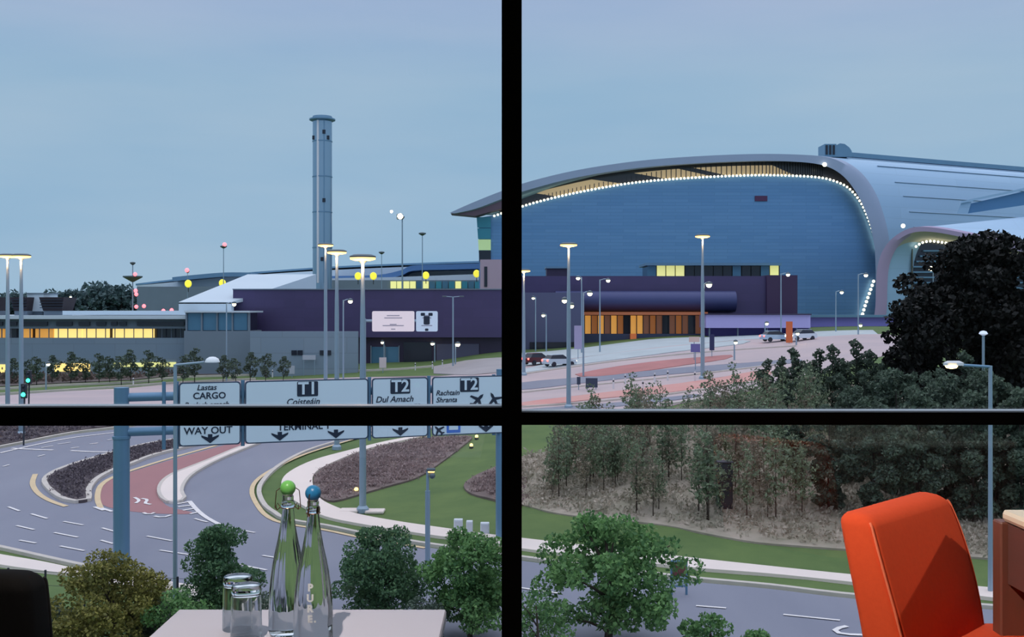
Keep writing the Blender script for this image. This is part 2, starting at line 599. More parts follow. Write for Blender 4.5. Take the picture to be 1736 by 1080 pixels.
far_road = patch('road', [(-70, 676), (111, 664), (222, 658), (305, 650), (433, 645), (610, 640), (760, 637), (880, 634), (884, 706), (760, 722), (640, 737), (560, 742), (433, 745), (400, 706), (300, 700), (0, 704), (-70, 706)], .05, M_asph2, smooth=False)
road = patch('road', [(-90, 780), (0, 762), (41, 754), (122, 738), (196, 729), (300, 713), (400, 704), (480, 712), (640, 732), (568, 753), (511, 772), (463, 797), (436, 819), (430, 838), (440, 860), (458, 876), (484, 888), (552, 899), (613, 912), (674, 922), (723, 930), (780, 938), (885, 953), (1025, 971), (1166, 988), (1304, 1001), (1448, 1018), (1685, 1037), (1850, 1052), (1900, 1250), (900, 1250), (600, 1130), (430, 1050), (320, 1012), (245, 980), (143, 964), (0, 932), (-90, 915)], .07, M_asph)
red_lane = patch('bus_lane', [(163, 846), (168, 828), (186, 814), (220, 803), (285, 783), (367, 760), (400, 752), (430, 752), (391, 768), (350, 786), (310, 804), (280, 818), (270, 834), (274, 850), (288, 862), (330, 873), (250, 872), (183, 862)], .085, M_red, road, k=3)
# kerbs and edge lines of the junction
LAWN = [(700, 718), (640, 733), (568, 753), (511, 772), (463, 797), (438, 819), (432, 838), (442, 860), (458, 875), (484, 887), (552, 898), (613, 911), (674, 921), (723, 929), (780, 937), (885, 952), (1025, 970), (1166, 987), (1304, 1000), (1448, 1017), (1685, 1036), (1850, 1051)]
line('kerb', [(p[0] + (7 if p[0] < 480 else 3), p[1] - (3 if p[0] > 450 else 0)) for p in LAWN], .30, .17, M_kerb, road, h=.12)
line('edge_line', [(p[0] - (5 if p[0] < 480 else 2), p[1] + (3 if p[0] > 450 else 0)) for p in LAWN[:14]], .30, .10, M_tan, road)
MED1 = [(75, 819), (84, 834), (104, 849), (128, 855), (150, 852), (150, 836), (158, 822), (172, 811), (196, 799), (220, 791), (261, 775), (326, 759), (372, 748), (400, 738), (330, 742), (293, 749), (261, 754), (220, 763), (171, 777), (122, 792), (90, 805)]
med = patch('planted_median', MED1, .24, M_beddark, road, k=3)
line('kerb', MED1[14:] + MED1[:13], .34, .25, M_kerb, road, h=.15)
line('edge_line', [(60, 806), (55, 822), (64, 838), (84, 851), (112, 861)], .34, .10, M_tan, road)
line('edge_line', [(172, 866), (166, 852), (166, 838), (172, 824), (190, 812), (222, 800), (285, 780), (367, 757)], .34, .10, M_tan, road)
ISL = [(269, 838), (274, 822), (290, 809), (312, 800), (355, 783), (400, 764), (440, 750), (470, 742), (440, 754), (400, 770), (360, 788), (326, 808), (312, 824), (308, 838), (313, 850), (296, 856), (279, 853)]
isl = patch('traffic_island', ISL, .22, M_path, road, k=3)
line('kerb', ISL[8:] + ISL[:8], .22, .23, M_kerb, road, h=.14)
line('kerb', [(-70, 776), (0, 760), (41, 752), (122, 736), (196, 727), (300, 711), (400, 702)], .35, .2, M_kerb, road, h=.13)
line('edge_line', [(0, 770), (60, 756), (122, 744), (196, 735)], .25, .10, M_white, road)
line('edge_line', [(120, 766), (160, 768), (196, 768)], .30, .10, M_white, road)
line('edge_line', [(20, 762), (60, 764), (90, 765)], .30, .10, M_white, road)
line('edge_line', [(321, 852), (334, 867), (350, 880), (374, 893)], .28, .10, M_white, road)
for a, b in (((300, 857), (322, 853)), ((302, 862), (328, 859)), ((310, 868), (334, 864)), ((322, 874), (340, 870)), ((160, 862), (176, 868)), ((172, 864), (190, 870))):
    dash(road, a, b, .22)
for a, b in (((14, 862), (33, 869)), ((53, 874), (80, 882)), ((108, 887), (141, 893)), ((28, 894), (58, 901)), ((92, 906), (132, 914)), ((173, 898), (194, 904)), ((171, 919), (192, 925)), ((249, 912), (291, 920)), ((271, 936), (322, 944)), ((102, 929), (143, 937)), ((33, 919), (61, 924)),
             ((330, 882), (352, 888)), ((380, 895), (400, 899)), ((410, 902), (432, 906)), ((345, 925), (385, 932)), ((445, 945), (492, 953)), ((402, 960), (452, 970)), ((-30, 884), (-4, 889)), ((330, 958), (376, 968)),
             ((98, 755), (120, 752)), ((152, 755), (166, 753)), ((64, 776), (76, 773)), ((70, 761), (90, 758)), ((182, 748), (196, 746)), ((120, 762), (134, 760)), ((5, 793), (16, 790)),
             ((1180, 1031), (1231, 1035)), ((1328, 1046), (1424, 1056)), ((1020, 1022), (1090, 1028)), ((1560, 1066), (1640, 1074)), ((640, 968), (700, 978)), ((880, 1000), (950, 1010))):
    dash(road, a, b)
for pts in ([(228, 846), (236, 851), (230, 856)], [(240, 848), (250, 850), (246, 856), (256, 858)], [(243, 872), (252, 875), (262, 872)], [(262, 878), (276, 880), (290, 876)]):
    line('road_lettering', pts, .20, .11, M_white, road, k=3, step=.4)
for pts in ([(1436, 1066), (1420, 1070), (1416, 1076), (1436, 1080), (1462, 1081)], [(1650, 1070), (1672, 1068), (1690, 1072)]):
    line('road_lettering', pts, .22, .11, M_white, road, k=4, step=.4)
# footpaths
PO = [(711, 741), (658, 750), (593, 766), (532, 783), (491, 803), (477, 821), (484, 841), (515, 862), (552, 880), (613, 893), (674, 903), (740, 913), (837, 925), (885, 935), (1025, 951), (1166, 967), (1304, 978), (1448, 993), (1681, 1019), (1850, 1038)]
PI_ = [(1850, 1016), (1681, 1002), (1448, 980), (1304, 965), (1166, 950), (1025, 933), (885, 917), (842, 912), (756, 900), (674, 888), (605, 875), (564, 861), (540, 846), (530, 822), (536, 803), (573, 783), (626, 763), (690, 748), (725, 741)]
patch('footpath', PO + PI_, .16, M_path, k=4)
patch('footpath', [(-80, 928), (0, 944), (70, 956), (139, 970), (245, 985), (314, 995), (430, 1016), (560, 1050), (560, 1070), (430, 1032), (314, 1008), (245, 1003), (139, 981), (70, 972), (0, 962), (-80, 948)], .14, M_path, k=3)
line('kerb', [(-80, 914), (0, 931), (143, 963), (245, 979), (320, 1011), (430, 1049)], .3, .17, M_kerb, road, h=.12)
# planting
patch('planted_bed', [(531, 819), (540, 802), (574, 784), (626, 765), (715, 746), (760, 742), (800, 742), (782, 760), (740, 792), (705, 813), (660, 826), (612, 840), (566, 852), (541, 843)], .12, M_bed, k=3)
patch('planted_bed', [(786, 826), (800, 812), (830, 798), (884, 784), (884, 862), (840, 850), (800, 840)], .12, M_bed, k=3)
patch('planted_bed', [(-80, 776), (0, 758), (41, 750), (122, 734), (196, 725), (300, 709), (300, 703), (100, 706), (0, 708), (-80, 710)], .2, M_beddark, k=2, smooth=False)
bank = patch('planted_bed', [(850, 790), (885, 776), (950, 762), (990, 745), (1060, 720), (1160, 700), (1300, 668), (1420, 655), (1600, 650), (1850, 650), (1850, 960), (1681, 950), (1560, 940), (1448, 935), (1350, 928), (1280, 922), (1200, 908), (1120, 892), (1000, 880), (940, 872), (885, 858), (850, 850)], .10, M_litter, k=3)
# lawn markings and the roads climbing to the terminals
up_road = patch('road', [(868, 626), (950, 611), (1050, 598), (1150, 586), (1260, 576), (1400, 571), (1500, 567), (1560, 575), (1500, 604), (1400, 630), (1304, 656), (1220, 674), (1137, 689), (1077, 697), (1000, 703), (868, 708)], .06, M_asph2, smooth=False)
patch('bus_lane', [(975, 636), (1050, 622), (1130, 612), (1200, 606), (1240, 603), (1230, 610), (1150, 622), (1080, 632), (1010, 640)], .12, mat('faded_red_surfacing', (186, 124, 122), .8, var=.5, vscale=.2), up_road, k=2)
patch('bus_lane', [(885, 684), (950, 676), (1050, 664), (1150, 652), (1230, 640), (1300, 628), (1300, 642), (1220, 656), (1130, 668), (1030, 676), (900, 690)], .12, mat('pale_red_surfacing', (206, 144, 138), .8, var=.6, vscale=.2, rgb2=(200, 170, 160)), up_road, k=2)
patch('asphalt_lane', [(885, 650), (960, 643), (1060, 634), (1150, 625), (1270, 616), (1350, 610), (1350, 616), (1260, 626), (1150, 635), (1050, 644), (960, 654), (885, 662)], .11, M_asph, up_road, k=2)
patch('asphalt_lane', [(885, 696), (1000, 688), (1100, 679), (1180, 670), (1180, 675), (1100, 685), (1000, 695), (885, 702)], .11, M_asph, up_road, k=2)
for ln in ([(885, 636), (960, 625), (1060, 612), (1200, 598), (1350, 588)], [(885, 667), (980, 657), (1100, 645), (1200, 634), (1330, 618)], [(885, 692), (1000, 684), (1120, 672), (1220, 658), (1300, 646)], [(885, 706), (1000, 701), (1077, 695), (1137, 687), (1220, 672), (1304, 654), (1400, 628)]):
    line('kerb', ln, .35, .2, M_kerb, up_road, h=.1, step=2)
patch('pale_pavement', [(885, 628), (960, 612), (1060, 598), (1160, 587), (1260, 578), (1260, 584), (1160, 596), (1060, 609), (960, 622), (885, 634)], .14, mat('blue_grey_paving', (186, 196, 200), .8, var=.3, vscale=.2), up_road, k=2)
for ln in ([(-70, 664), (0, 661), (111, 654), (222, 650), (305, 641), (433, 637), (513, 635), (610, 630), (680, 627), (735, 622)], [(-70, 674), (111, 663), (305, 650), (433, 644)]):
    line('kerb', ln, .45, .25, M_kerb, far_road, h=.15, step=3)
patch('forecourt', [(868, 600), (930, 596), (990, 590), (1100, 576), (1200, 572), (1300, 568), (1390, 562), (1480, 560), (1490, 570), (1260, 580), (1150, 590), (1050, 602), (950, 615), (868, 630)], .05, mat('blue_grey_paving', (186, 196, 200), .8), smooth=False)
patch('planted_bed', [(-70, 640), (0, 638), (111, 638), (222, 638), (305, 632), (433, 628), (600, 624), (600, 628), (433, 634), (305, 637), (222, 645), (111, 650), (0, 656), (-70, 660)], .12, mat('shrub_bed_soil', (122, 110, 108), .95, var=.8, vscale=.5, rgb2=(84, 80, 76)), smooth=False)
patch('forecourt', [(735, 622), (790, 612), (880, 608), (880, 634), (800, 637), (735, 634)], .1, M_pgrey, smooth=False)
# ================================================================== BUILDINGS
def slab(mb, x0, x1, y0, y1, D, depth, sink=0.0):
    """block whose front face spans photo columns x0-x1 and rows y0-y1 at depth D"""
    a, b = P(x0, y1, D), P(x1, y0, D)
    mb.box(a.x, b.x, D, D + depth, a.z - sink, b.z)
    return mb
def sl(x0, x1, y0, y1, D, depth, sink=0.0):
    return slab(MB(), x0, x1, y0, y1, D, depth, sink)
def footing(px, D):
    return P(px, HY, D).x, D, GD(px, D).z

M_conc = cladding('grey_panel_wall', (132, 150, 166), (124, 144, 162), .7, 0.0, 6.0, 2.2, .05, .8)
M_conc2 = mat('grey_render_wall', (122, 138, 154), .8, var=.3, vscale=.2)
M_roofw = mat('pale_roof_sheet', (206, 220, 230), .45, var=.25, vscale=.15, rgb2=(176, 196, 212))
M_slot = mat('dark_glazing', (34, 38, 54), .15, var=.3, vscale=.3)
M_litA = glow('lit_window_warm', (255, 218, 130), 1.05)
M_litB = glow('lit_window_amber', (240, 170, 80), .55)
M_litC = glow('lit_window_pale', (235, 232, 150), .75)
M_plum = cladding('plum_cladding', (74, 64, 106), (69, 60, 100), .45, 0.1, 3.0, 1.4, .03, .8)
M_plum2 = cladding('dark_plum_cladding', (58, 48, 78), (54, 46, 74), .5, 0.1, 3.0, 3.0, .03, .8)
M_blueclad = cladding('blue_metal_cladding', (116, 160, 206), (108, 153, 200), .42, 0.5, 7.0, .9, .06, .82)
M_rim = mat('pearl_rim_panels', (164, 178, 204), .45, .2, var=.2, vscale=.06)
M_roof = cladding('terminal_roof_sheet', (166, 198, 226), (160, 193, 222), .4, .25, 40, 3, .05, .85)
M_teal = mat('teal_glass', (70, 150, 170), .12, .3, var=.3, vscale=.3)
M_glassblue = mat('blue_glazing', (84, 130, 160), .15, .2, var=.4, vscale=.3)
M_soffit = mat('soffit_boards', (104, 84, 100), .6, var=.3, vscale=.2)
M_cream = mat('cream_panels', (196, 190, 180), .7, var=.2, vscale=.1)
M_plantbox = mat('dark_rooftop_plant', (50, 40, 50), .7, var=.4, vscale=.5)
M_steelblue = mat('blue_grey_steel', (112, 150, 178), .45, .35, var=.15, vscale=.4)

# ---------- long low service building on the left
D0 = 154
b = thing('service_building', footing(160, D0), 'long low grey building at left with a lit strip of windows', 'building')
mk('wall', sl(-160, 320, 573, 640, D0, 24, 2), M_conc, b)
mk('upper_wall', sl(-160, 316, 541, 557, D0 + .5, 22), M_conc2, b)
mk('roof', sl(-165, 316, 535, 541, D0 - .8, 25), M_roofw, b)
mk('roof', sl(106, 314, 527, 534, D0 + 3, 18), M_roofw, b)
mk('window_back', sl(-160, 316, 557, 573, D0 + 1.6, 20), M_slot, b)
for i, (a, c, m) in enumerate(((-40, 8, M_litB), (38, 54, M_litB), (60, 91, M_litB), (92, 139, M_litA), (140, 185, M_litA), (191, 226, M_litA), (227, 261, M_litA))):
    w = mk('window', sl(a, c, 557.5, 572.5, D0 + 1.0, .3), m, b)
for x in range(-30, 312, 16):
    mk('window_mullion', sl(x, x + .5, 557, 573, D0 + .5, .3), M_conc2, b)
for a, c in ((-20, 4), (14, 28), (36, 80), (95, 122), (133, 152), (163, 179), (188, 198), (202, 214), (232, 312)):
    mk('louvre_slot', sl(a, c, 545.5, 552, D0 + .2, .4), M_slot, b)
for a, c, y0, y1 in ((-10, 12, 618, 632), (92, 122, 616, 630), (123, 152, 616, 630), (192, 240, 615, 622), (241, 298, 614, 622)):
    mk('window', sl(a, c, y0, y1, D0 - .15, .3), M_litC if a > 190 else M_litA, b)
for a, c in ((-30, -4), (20, 48), (68, 110)):
    z1 = P(0, 530 if a > 50 else 528, D0 + 6)
    r = thing('rooftop_plant', P((a + c) / 2, 535, D0 + 6.5), {-30: 'dark rooftop unit cut by the left edge of the view', 20: 'dark rooftop unit beside the left lamp posts', 68: 'dark flared rooftop unit nearest the treeline'}[a], 'rooftop unit', 'dark units on the service building roof')
    p0, p1 = P(a, 504, D0 + 6), P(c, 527, D0 + 6)
    q = (p1.x - p0.x) * .12
    mk('housing', MB().hexa([(p0.x + q, D0 + 6, p1.z), (p1.x - q, D0 + 6, p1.z), (p1.x - q, D0 + 10, p1.z), (p0.x + q, D0 + 10, p1.z), (p0.x, D0 + 5.6, p0.z), (p1.x, D0 + 5.6, p0.z), (p1.x, D0 + 10.4, p0.z), (p0.x, D0 + 10.4, p0.z)]), M_plantbox, r)
    mk('plinth', MB().box(p0.x + q, p1.x - q, D0 + 6.2, D0 + 9.8, P(0, 535, D0 + 6).z, p1.z), M_conc2, r)
    for k in range(4):
        zz = p1.z + (p0.z - p1.z) * (.2 + .2 * k)
        mk('louvre', MB().box(p0.x + .15, p1.x - .15, D0 + 5.5, D0 + 5.75, zz, zz + .12), M_slot, r)
t = thing('water_tank', P(58, 533, D0 + 9), 'white boxy tank between two dark rooftop units', 'tank')
mk('shell', sl(46, 74, 498, 528, D0 + 8, 5), M_roofw, t)
mk('lid', sl(45, 75, 496.5, 498, D0 + 7.8, 5.4), M_conc2, t)
mk('stand', sl(48, 72, 528, 535, D0 + 8.4, 4), M_conc2, t)
# white gabled shed and glazed box, grey wall
b = thing('pitched_shed', footing(350, 160), 'white shed with a sloping roof beside the plum coloured building', 'building')
p = [P(303, 515, 160), P(392, 515, 160), P(392, 528, 160), P(303, 528, 160)]
mk('fascia', sl(303, 392, 513, 528, 158, 1.5), M_roofw, b)
mk('roof', MB().hexa([P(303, 515, 158), P(393, 515, 158), P(536, 490, 184) , P(420, 490, 184), P(303, 512, 158), P(393, 512, 158), P(536, 465, 184), P(420, 465, 184)]), M_roofw, b)
mk('wall', sl(306, 392, 528, 640, 160, 20, 2), M_conc2, b)
b = thing('glazed_annex', footing(370, 152), 'blue grey glazed box above the grey wall, beside the white shed', 'building')
mk('wall', sl(312, 424, 561, 632, 152, 7, 2), M_conc2, b)
for i in range(4):
    mk('pane', sl(317 + i * 26, 341 + i * 26, 531, 560, 152.3, .3), M_glassblue, b)
    mk('frame_post', sl(314.5 + i * 26, 317 + i * 26, 529, 561, 152, .5), M_conc2, b)
mk('frame_post', sl(420, 423, 529, 561, 152, .5), M_conc2, b)
mk('roof', sl(312, 424, 527, 530, 151.6, 8), M_roofw, b)
mk('core', sl(315, 422, 530, 561, 153, 5), M_slot, b)
mk('garden_wall', sl(424, 606, 562, 628, 148, 1.0, 2), M_conc, label='grey panelled boundary wall in front of the plum building', cat='wall')
for x in (494, 542):
    s = thing('wall_vent', P(x + 10, 602, 147.9), 'dark twin vent in the grey wall, %s' % ('left of the small white notice' if x < 500 else 'right of the small white notice'), 'vent', 'vents in the boundary wall')
    mk('grille', sl(x, x + 9, 594, 602, 147.85, .15), M_slot, s)
    mk('grille', sl(x + 10.5, x + 19, 594, 602, 147.85, .15), M_slot, s)

# ---------- plum building, left half
b = thing('plum_building', footing(620, 163), 'large dark plum clad building behind the white direction boards', 'building')
mk('upper_wall', sl(395, 857, 491, 572, 161, 30), M_plum, b)
mk('lower_wall', sl(600, 857, 572, 616, 162.5, 28, 3), M_plum2, b)
mk('parapet', sl(394, 858, 489.5, 491.2, 160.8, 30.4), M_conc2, b)
mk('back_wall', sl(400, 600, 572, 620, 163, 26, 3), M_plum2, b)
for a, c in ((630, 652), (653, 676)):
    mk('pane', sl(a, c, 588, 616, 162.2, .2), M_glassblue, b)
for a in (628, 652, 675.5):
    mk('door_post', sl(a, a + 1.6, 586, 617, 162, .4), M_conc2, b)
mk('roller_door', sl(740, 812, 583, 612, 162.2, .3), mat('grey_roller_door', (84, 84, 112), .5, var=.2, vscale=.3), b)
mk('roller_door', sl(684, 732, 580, 614, 162.2, .3), M_slot, b)
# ---------- plum building, right half
b = thing('terminal_podium', footing(1120, 175), 'plum and navy podium block below the great curved terminal', 'building')
D1 = 172
mk('upper_wall', sl(860, 1352, 468, 540, D1 + 4, 34), M_plum, b)
mk('end_wall', sl(1300, 1352, 466.5, 560, D1 + 3.4, 30, 2), mat('deep_plum_panel', (62, 40, 78), .5, var=.2, vscale=.1), b)
mk('lower_wall', sl(988, 1198, 566, 602, D1 + 1, 30, 4), mat('navy_wall', (62, 72, 104), .6, var=.3, vscale=.1), b)
mk('wing', sl(860, 990, 496, 606, D1 - 6, 36, 4), mat('slate_blue_wall', (84, 88, 122), .5, var=.3, vscale=.1), b)
mk('wing_slot', sl(898, 986, 580, 591, D1 - 6.2, .4), M_slot, b)
c0, c1 = P(942, 511, D1 + 2), P(1248, 511, D1 + 2)
R = 18 / FPX * D1
mb = MB()
mb.loft([[(x, D1 + 3 + R * math.cos(2 * math.pi * k / 20), c0.z + R * math.sin(2 * math.pi * k / 20)) for k in range(20)] for x in (c0.x, c1.x)])
mk('barrel_roof', mb, mat('navy_metal_barrel', (62, 70, 116), .45, .25, var=.15, vscale=.1), b, smooth='auto')
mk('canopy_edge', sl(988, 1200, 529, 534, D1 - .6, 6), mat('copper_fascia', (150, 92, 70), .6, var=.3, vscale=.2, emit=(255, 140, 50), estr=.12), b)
mk('glazing_back', sl(990, 1192, 534, 567, D1 + 3.5, 1), M_slot, b)
k = 0
for x in range(992, 1190, 11):
    k += 1
    lit = [M_litB, M_litB, mat('dim_amber_window', (150, 92, 50), .4, emit=(230, 140, 60), estr=.22), M_slot, M_litB, mat('brown_window', (110, 76, 66), .4, emit=(200, 130, 90), estr=.16)][(k * 7 + k // 3) % 6] if x < 1090 else [MATS['brown_window'], M_slot, MATS['brown_window'], MATS['dim_amber_window']][k % 4]
    mk('window', sl(x, x + 9.6, 535, 566, D1 + 2.2, .3), lit, b)
    mk('window_mullion', sl(x + 9.6, x + 11, 534, 567, D1 + 1.8, .5), M_slot, b)
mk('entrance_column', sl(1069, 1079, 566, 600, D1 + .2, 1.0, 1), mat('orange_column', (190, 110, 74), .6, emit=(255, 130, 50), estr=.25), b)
b = thing('entrance_canopy', footing(1285, 170), 'long lilac lit canopy band beside the podium', 'canopy')
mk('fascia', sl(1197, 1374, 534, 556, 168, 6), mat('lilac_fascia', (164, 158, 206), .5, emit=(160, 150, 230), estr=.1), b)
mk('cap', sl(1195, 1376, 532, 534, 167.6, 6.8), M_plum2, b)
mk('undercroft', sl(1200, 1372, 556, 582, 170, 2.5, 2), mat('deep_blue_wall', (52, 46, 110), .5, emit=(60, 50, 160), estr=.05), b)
for x in (1202, 1250, 1300, 1350, 1371):
    mk('post', sl(x, x + 2, 556, 580, 168.5, .4, 1.5), M_conc2, b)
for i, (a, c, l) in enumerate(((1368, 1500, 'pale lilac wall panel under the terminal near the dark tree'),)):
    w = thing('screen_wall', footing(1430, 190), l, 'wall')
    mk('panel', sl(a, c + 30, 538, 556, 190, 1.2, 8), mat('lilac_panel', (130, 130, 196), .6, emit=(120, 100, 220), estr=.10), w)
    mk('cap', sl(a - 4, c + 30, 534, 538, 189, 4), M_steelblue, w)
# roof-top glazed strip
b = thing('rooftop_lounge', P(1210, 470, 200), 'narrow rooftop storey with a few lit panes above the podium', 'building')
mk('core', sl(1098, 1322, 450, 475, 201, 8), M_slot, b)
mk('roof', sl(1095, 1325, 446, 450, 199.4, 11), M_steelblue, b)
for i, (a, c) in enumerate([(1098 + j * 16, 1112 + j * 16) for j in range(14)]):
    mk('pane', sl(a, c, 450.5, 468, 200.6, .3), M_litC if i in (1, 2, 3, 13) else (M_glassblue if i in (0, 9, 12) else M_slot), b)
b = thing('rooftop_box', P(945, 470, 195), 'small dark rooftop box left of the lit rooftop storey', 'rooftop unit')
mk('housing', sl(927, 964, 455, 472, 195, 6), M_plum2, b)
mk('cap', sl(925, 966, 452, 455, 194.6, 6.8), M_steelblue, b)

# ---------- the great curved terminal
DT = 280.0
T = thing('terminal_building', footing(1150, DT), 'great curved terminal with blue end wall and a string of rim lights', 'building')
EXT = Vector((118, 57, 0))
O = smooth_line([(762, 361), (800, 344), (850, 324), (900, 307), (980, 288), (1080, 273), (1180, 265), (1280, 261), (1350, 262), (1400, 266), (1430, 277), (1455, 298), (1475, 329), (1488, 365), (1496, 400), (1499, 440), (1499, 548)], 4)
I = smooth_line([(770, 362), (806, 354), (852, 337), (902, 320), (982, 300), (1080, 285), (1180, 277), (1280, 273), (1346, 274), (1390, 279), (1418, 290), (1440, 310), (1459, 340), (1472, 372), (1480, 404), (1484, 440), (1486, 548)], 4)
Lp = smooth_line([(806, 370), (838, 365), (905, 343), (985, 324), (1080, 308), (1180, 300), (1280, 296), (1346, 297), (1390, 300), (1418, 307), (1440, 319), (1459, 342), (1472, 370), (1481, 396), (1488, 420), (1489, 440), (1489, 548)], 4)
op = [P(x, y, DT) for x, y in O]
ip = [P(x, y, DT) for x, y in I]
# rim: a deep band round the end of the vault
mb = MB()
n = len(op)
rings = []
for a, c in zip(op, ip):
    back = Vector((EXT.x, EXT.y, 0)).normalized() * 2.2
    rings.append([tuple(a), tuple(c), tuple(c + back), tuple(a + back)])
mb.loft(rings)
mk('rim', mb, M_rim, T, smooth='auto')
# roof vault
mb = MB()
mb.loft([[tuple(p + Vector((1.2, .6, -.15))), tuple(p + EXT)] for p in op], cap=False, closed=False)
mk('roof', mb, M_roof, T, smooth=True)
for idx in (27, 34, 40, 45, 48, 51, 54, 57):
    p = op[idx]
    nrm = (op[idx] - P(1200, 420, DT)).normalized()
    mk('roof_seam', MB().tube([p + nrm * .1 + EXT * .09, p + nrm * .1 + EXT], .13, 6), mat('roof_seam_metal', (150, 176, 202), .5, .2), T)
# end wall
DF = 285.0
wall = [P(x, y, DF) for x, y in Lp[4:]]
wall = wall + [P(1489, 575, DF), P(812, 575, DF)] + [P(812, 369, DF)]
mk('end_wall', MB().tprism(wall, (0, 1.5, 0)), M_blueclad, T)
# clerestory between rim and wall: panes with fins
mb = MB()
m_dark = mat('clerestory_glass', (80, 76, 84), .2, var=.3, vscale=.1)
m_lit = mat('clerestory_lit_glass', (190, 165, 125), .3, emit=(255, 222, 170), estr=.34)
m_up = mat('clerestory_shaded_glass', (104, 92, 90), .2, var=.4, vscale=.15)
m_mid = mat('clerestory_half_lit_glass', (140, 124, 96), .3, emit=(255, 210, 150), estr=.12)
for i in range(5, 53, 1):
    a0, a1 = I[i], I[i + 1]
    b0, b1 = Lp[i], Lp[i + 1]
    pts = [P(*b0, DF - .5), P(*b1, DF - .5), P(*a1, DF - .5), P(*a0, DF - .5)]
    pts[2].z += 1.0; pts[3].z += 1.0
    xm = (b0[0] + b1[0]) / 2
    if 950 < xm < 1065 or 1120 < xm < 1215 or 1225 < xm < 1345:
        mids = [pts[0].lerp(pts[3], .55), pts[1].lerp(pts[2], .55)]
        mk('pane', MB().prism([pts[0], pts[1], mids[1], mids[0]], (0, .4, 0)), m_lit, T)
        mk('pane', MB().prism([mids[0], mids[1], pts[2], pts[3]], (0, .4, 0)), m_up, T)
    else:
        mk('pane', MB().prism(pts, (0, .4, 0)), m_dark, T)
    if 850 < xm < 1400:
        for t in (0, .33, .66):
            q0 = P(b0[0] + (b1[0] - b0[0]) * t, b0[1] + (b1[1] - b0[1]) * t, DF - 1.0)
            q1 = P(a0[0] + (a1[0] - a0[0]) * t, a0[1] + (a1[1] - a0[1]) * t, DF - 1.0)
            mk('fin', MB().box(q0.x - .10, q0.x + .10, DF - 1.0, DF - .4, q0.z, q1.z + .6), m_dark, T)
mk('soffit', MB().prism([P(764, 362, DT + .5), P(856, 337, DT + .5), P(856, 352, DT + .5), P(806, 366, DT + .5)], (0, 6, 0)), M_soffit, T)
# corner glass fin and pink pier
for k in range(4):
    y0 = 368 + k * 19
    mk('pane', MB().prism([P(808 + k * 1.2, y0, DF - .6), P(832, y0, DF - .6), P(832, y0 + 18, DF - .6), P(809.2 + k * 1.2, y0 + 18, DF - .6)], (0, .8, 0)), [M_teal, M_teal, mat('lit_teal_glass', (150, 200, 160), .2, emit=(220, 240, 160), estr=.35), M_slot][k], T)
mk('corner_pier', sl(814, 858, 440, 500, DF - .8, 6, 6), mat('rose_panels', (196, 170, 190), .6, var=.2, vscale=.1), T)
mk('corner_slot', sl(821, 826, 452, 486, DF - 1.0, .4), M_slot, T)
mk('wall_hatch', sl(1280, 1301, 332, 341, DF - .3, .5), mat('maroon_hatch', (92, 52, 92), .6), T)
# rim lights
mlamp = glow('rim_light', (255, 250, 222), 2.2)
LL = smooth_line([(838, 366), (905, 344), (985, 325), (1080, 309), (1180, 301), (1280, 297), (1346, 298), (1390, 301), (1418, 308), (1440, 320), (1459, 343), (1472, 371), (1481, 397), (1489, 422)], 6)
lw_ = resample([(P(x, y, DF - 1.2).x, P(x, y, DF - 1.2).z) for x, y in LL], 1.0)
src = None
def rim_lights(pts, D, r, parent, step=1):
    first = None
    for q in pts:
        if first is None:
            first = mk('rim_light', MB().sphere((q[0], D, q[1]), r, 8, 6), mlamp, parent); f0 = q
        else:
            dup_part(first, parent, (q[0] - f0[0], 0, q[1] - f0[1]))
rim_lights([(v.x, v.y) for v in lw_], DF - 1.2, .33, T)
l2 = resample([(P(x, y, DF - 1.2).x, P(x, y, DF - 1.2).z) for x, y in smooth_line([(1481, 477), (1474, 497), (1467, 517), (1462, 534)], 4)], 1.15)
rim_lights([(v.x, v.y) for v in l2], DF - 1.2, .42, T)
rim_lights([(P(1398, 279, DT - .6).x, P(1398, 279, DT - .6).z)], DT - .6, .6, T)
# roof ridge beam and plant
R_ = thing('ridge_plant', P(1420, 262, DT + 8), 'blue plant box and long ridge beam on the terminal roof', 'rooftop unit')
mk('plant_box', sl(1398, 1418, 244, 266, DT + 6, 6), M_steelblue, R_)
for k in range(3):
    mk('louvre', sl(1400 + k * 6, 1403.5 + k * 6, 246, 262, DT + 5.8, .3), M_slot, R_)
mb = MB()
mb.loft([[(P(x, y, DT + 6).x, DT + 6 + dy, P(x, y, DT + 6).z) for x, y in ((1418, 266), (1418, 246), (1424, 243), (1432, 244), (1440, 250), (1444, 256), (1444, 266))] for dy in (0, 6)])
mk('cowl', mb, M_steelblue, R_)
A, Bq = P(1440, 258, DT + 8), P(1440, 258, DT + 8) + EXT * .78
mk('ridge_beam', MB().hexa([A + Vector((0, 0, -1.2)), Bq + Vector((0, 0, -1.2)), Bq + Vector((0, 3, -1.2)), A + Vector((0, 3, -1.2)), A, Bq, Bq + Vector((0, 3, 0)), A + Vector((0, 3, 0))]), M_steelblue, R_)
# roof vents
V_ = thing('roof_vents', P(1640, 335, 296), 'row of dark vents on the terminal roof slope', 'vents')
for k in range(7):
    q = P(1598 + k * 14, 323 + k * .7, 296 + k * 1.6)
    mk('vent', MB().box(q.x - .85, q.x + .85, q.y - .6, q.y + 3, q.z - 1.1, q.z + .5), M_slot, V_)
mk('vent_kerb', MB().hexa([P(1588, 330, 295.8), P(1700, 336, 307), P(1700, 336, 311), P(1588, 330, 299.8), P(1588, 327.5, 295.8), P(1700, 333, 307), P(1700, 333, 311), P(1588, 327.5, 299.8)]), M_roof, V_)

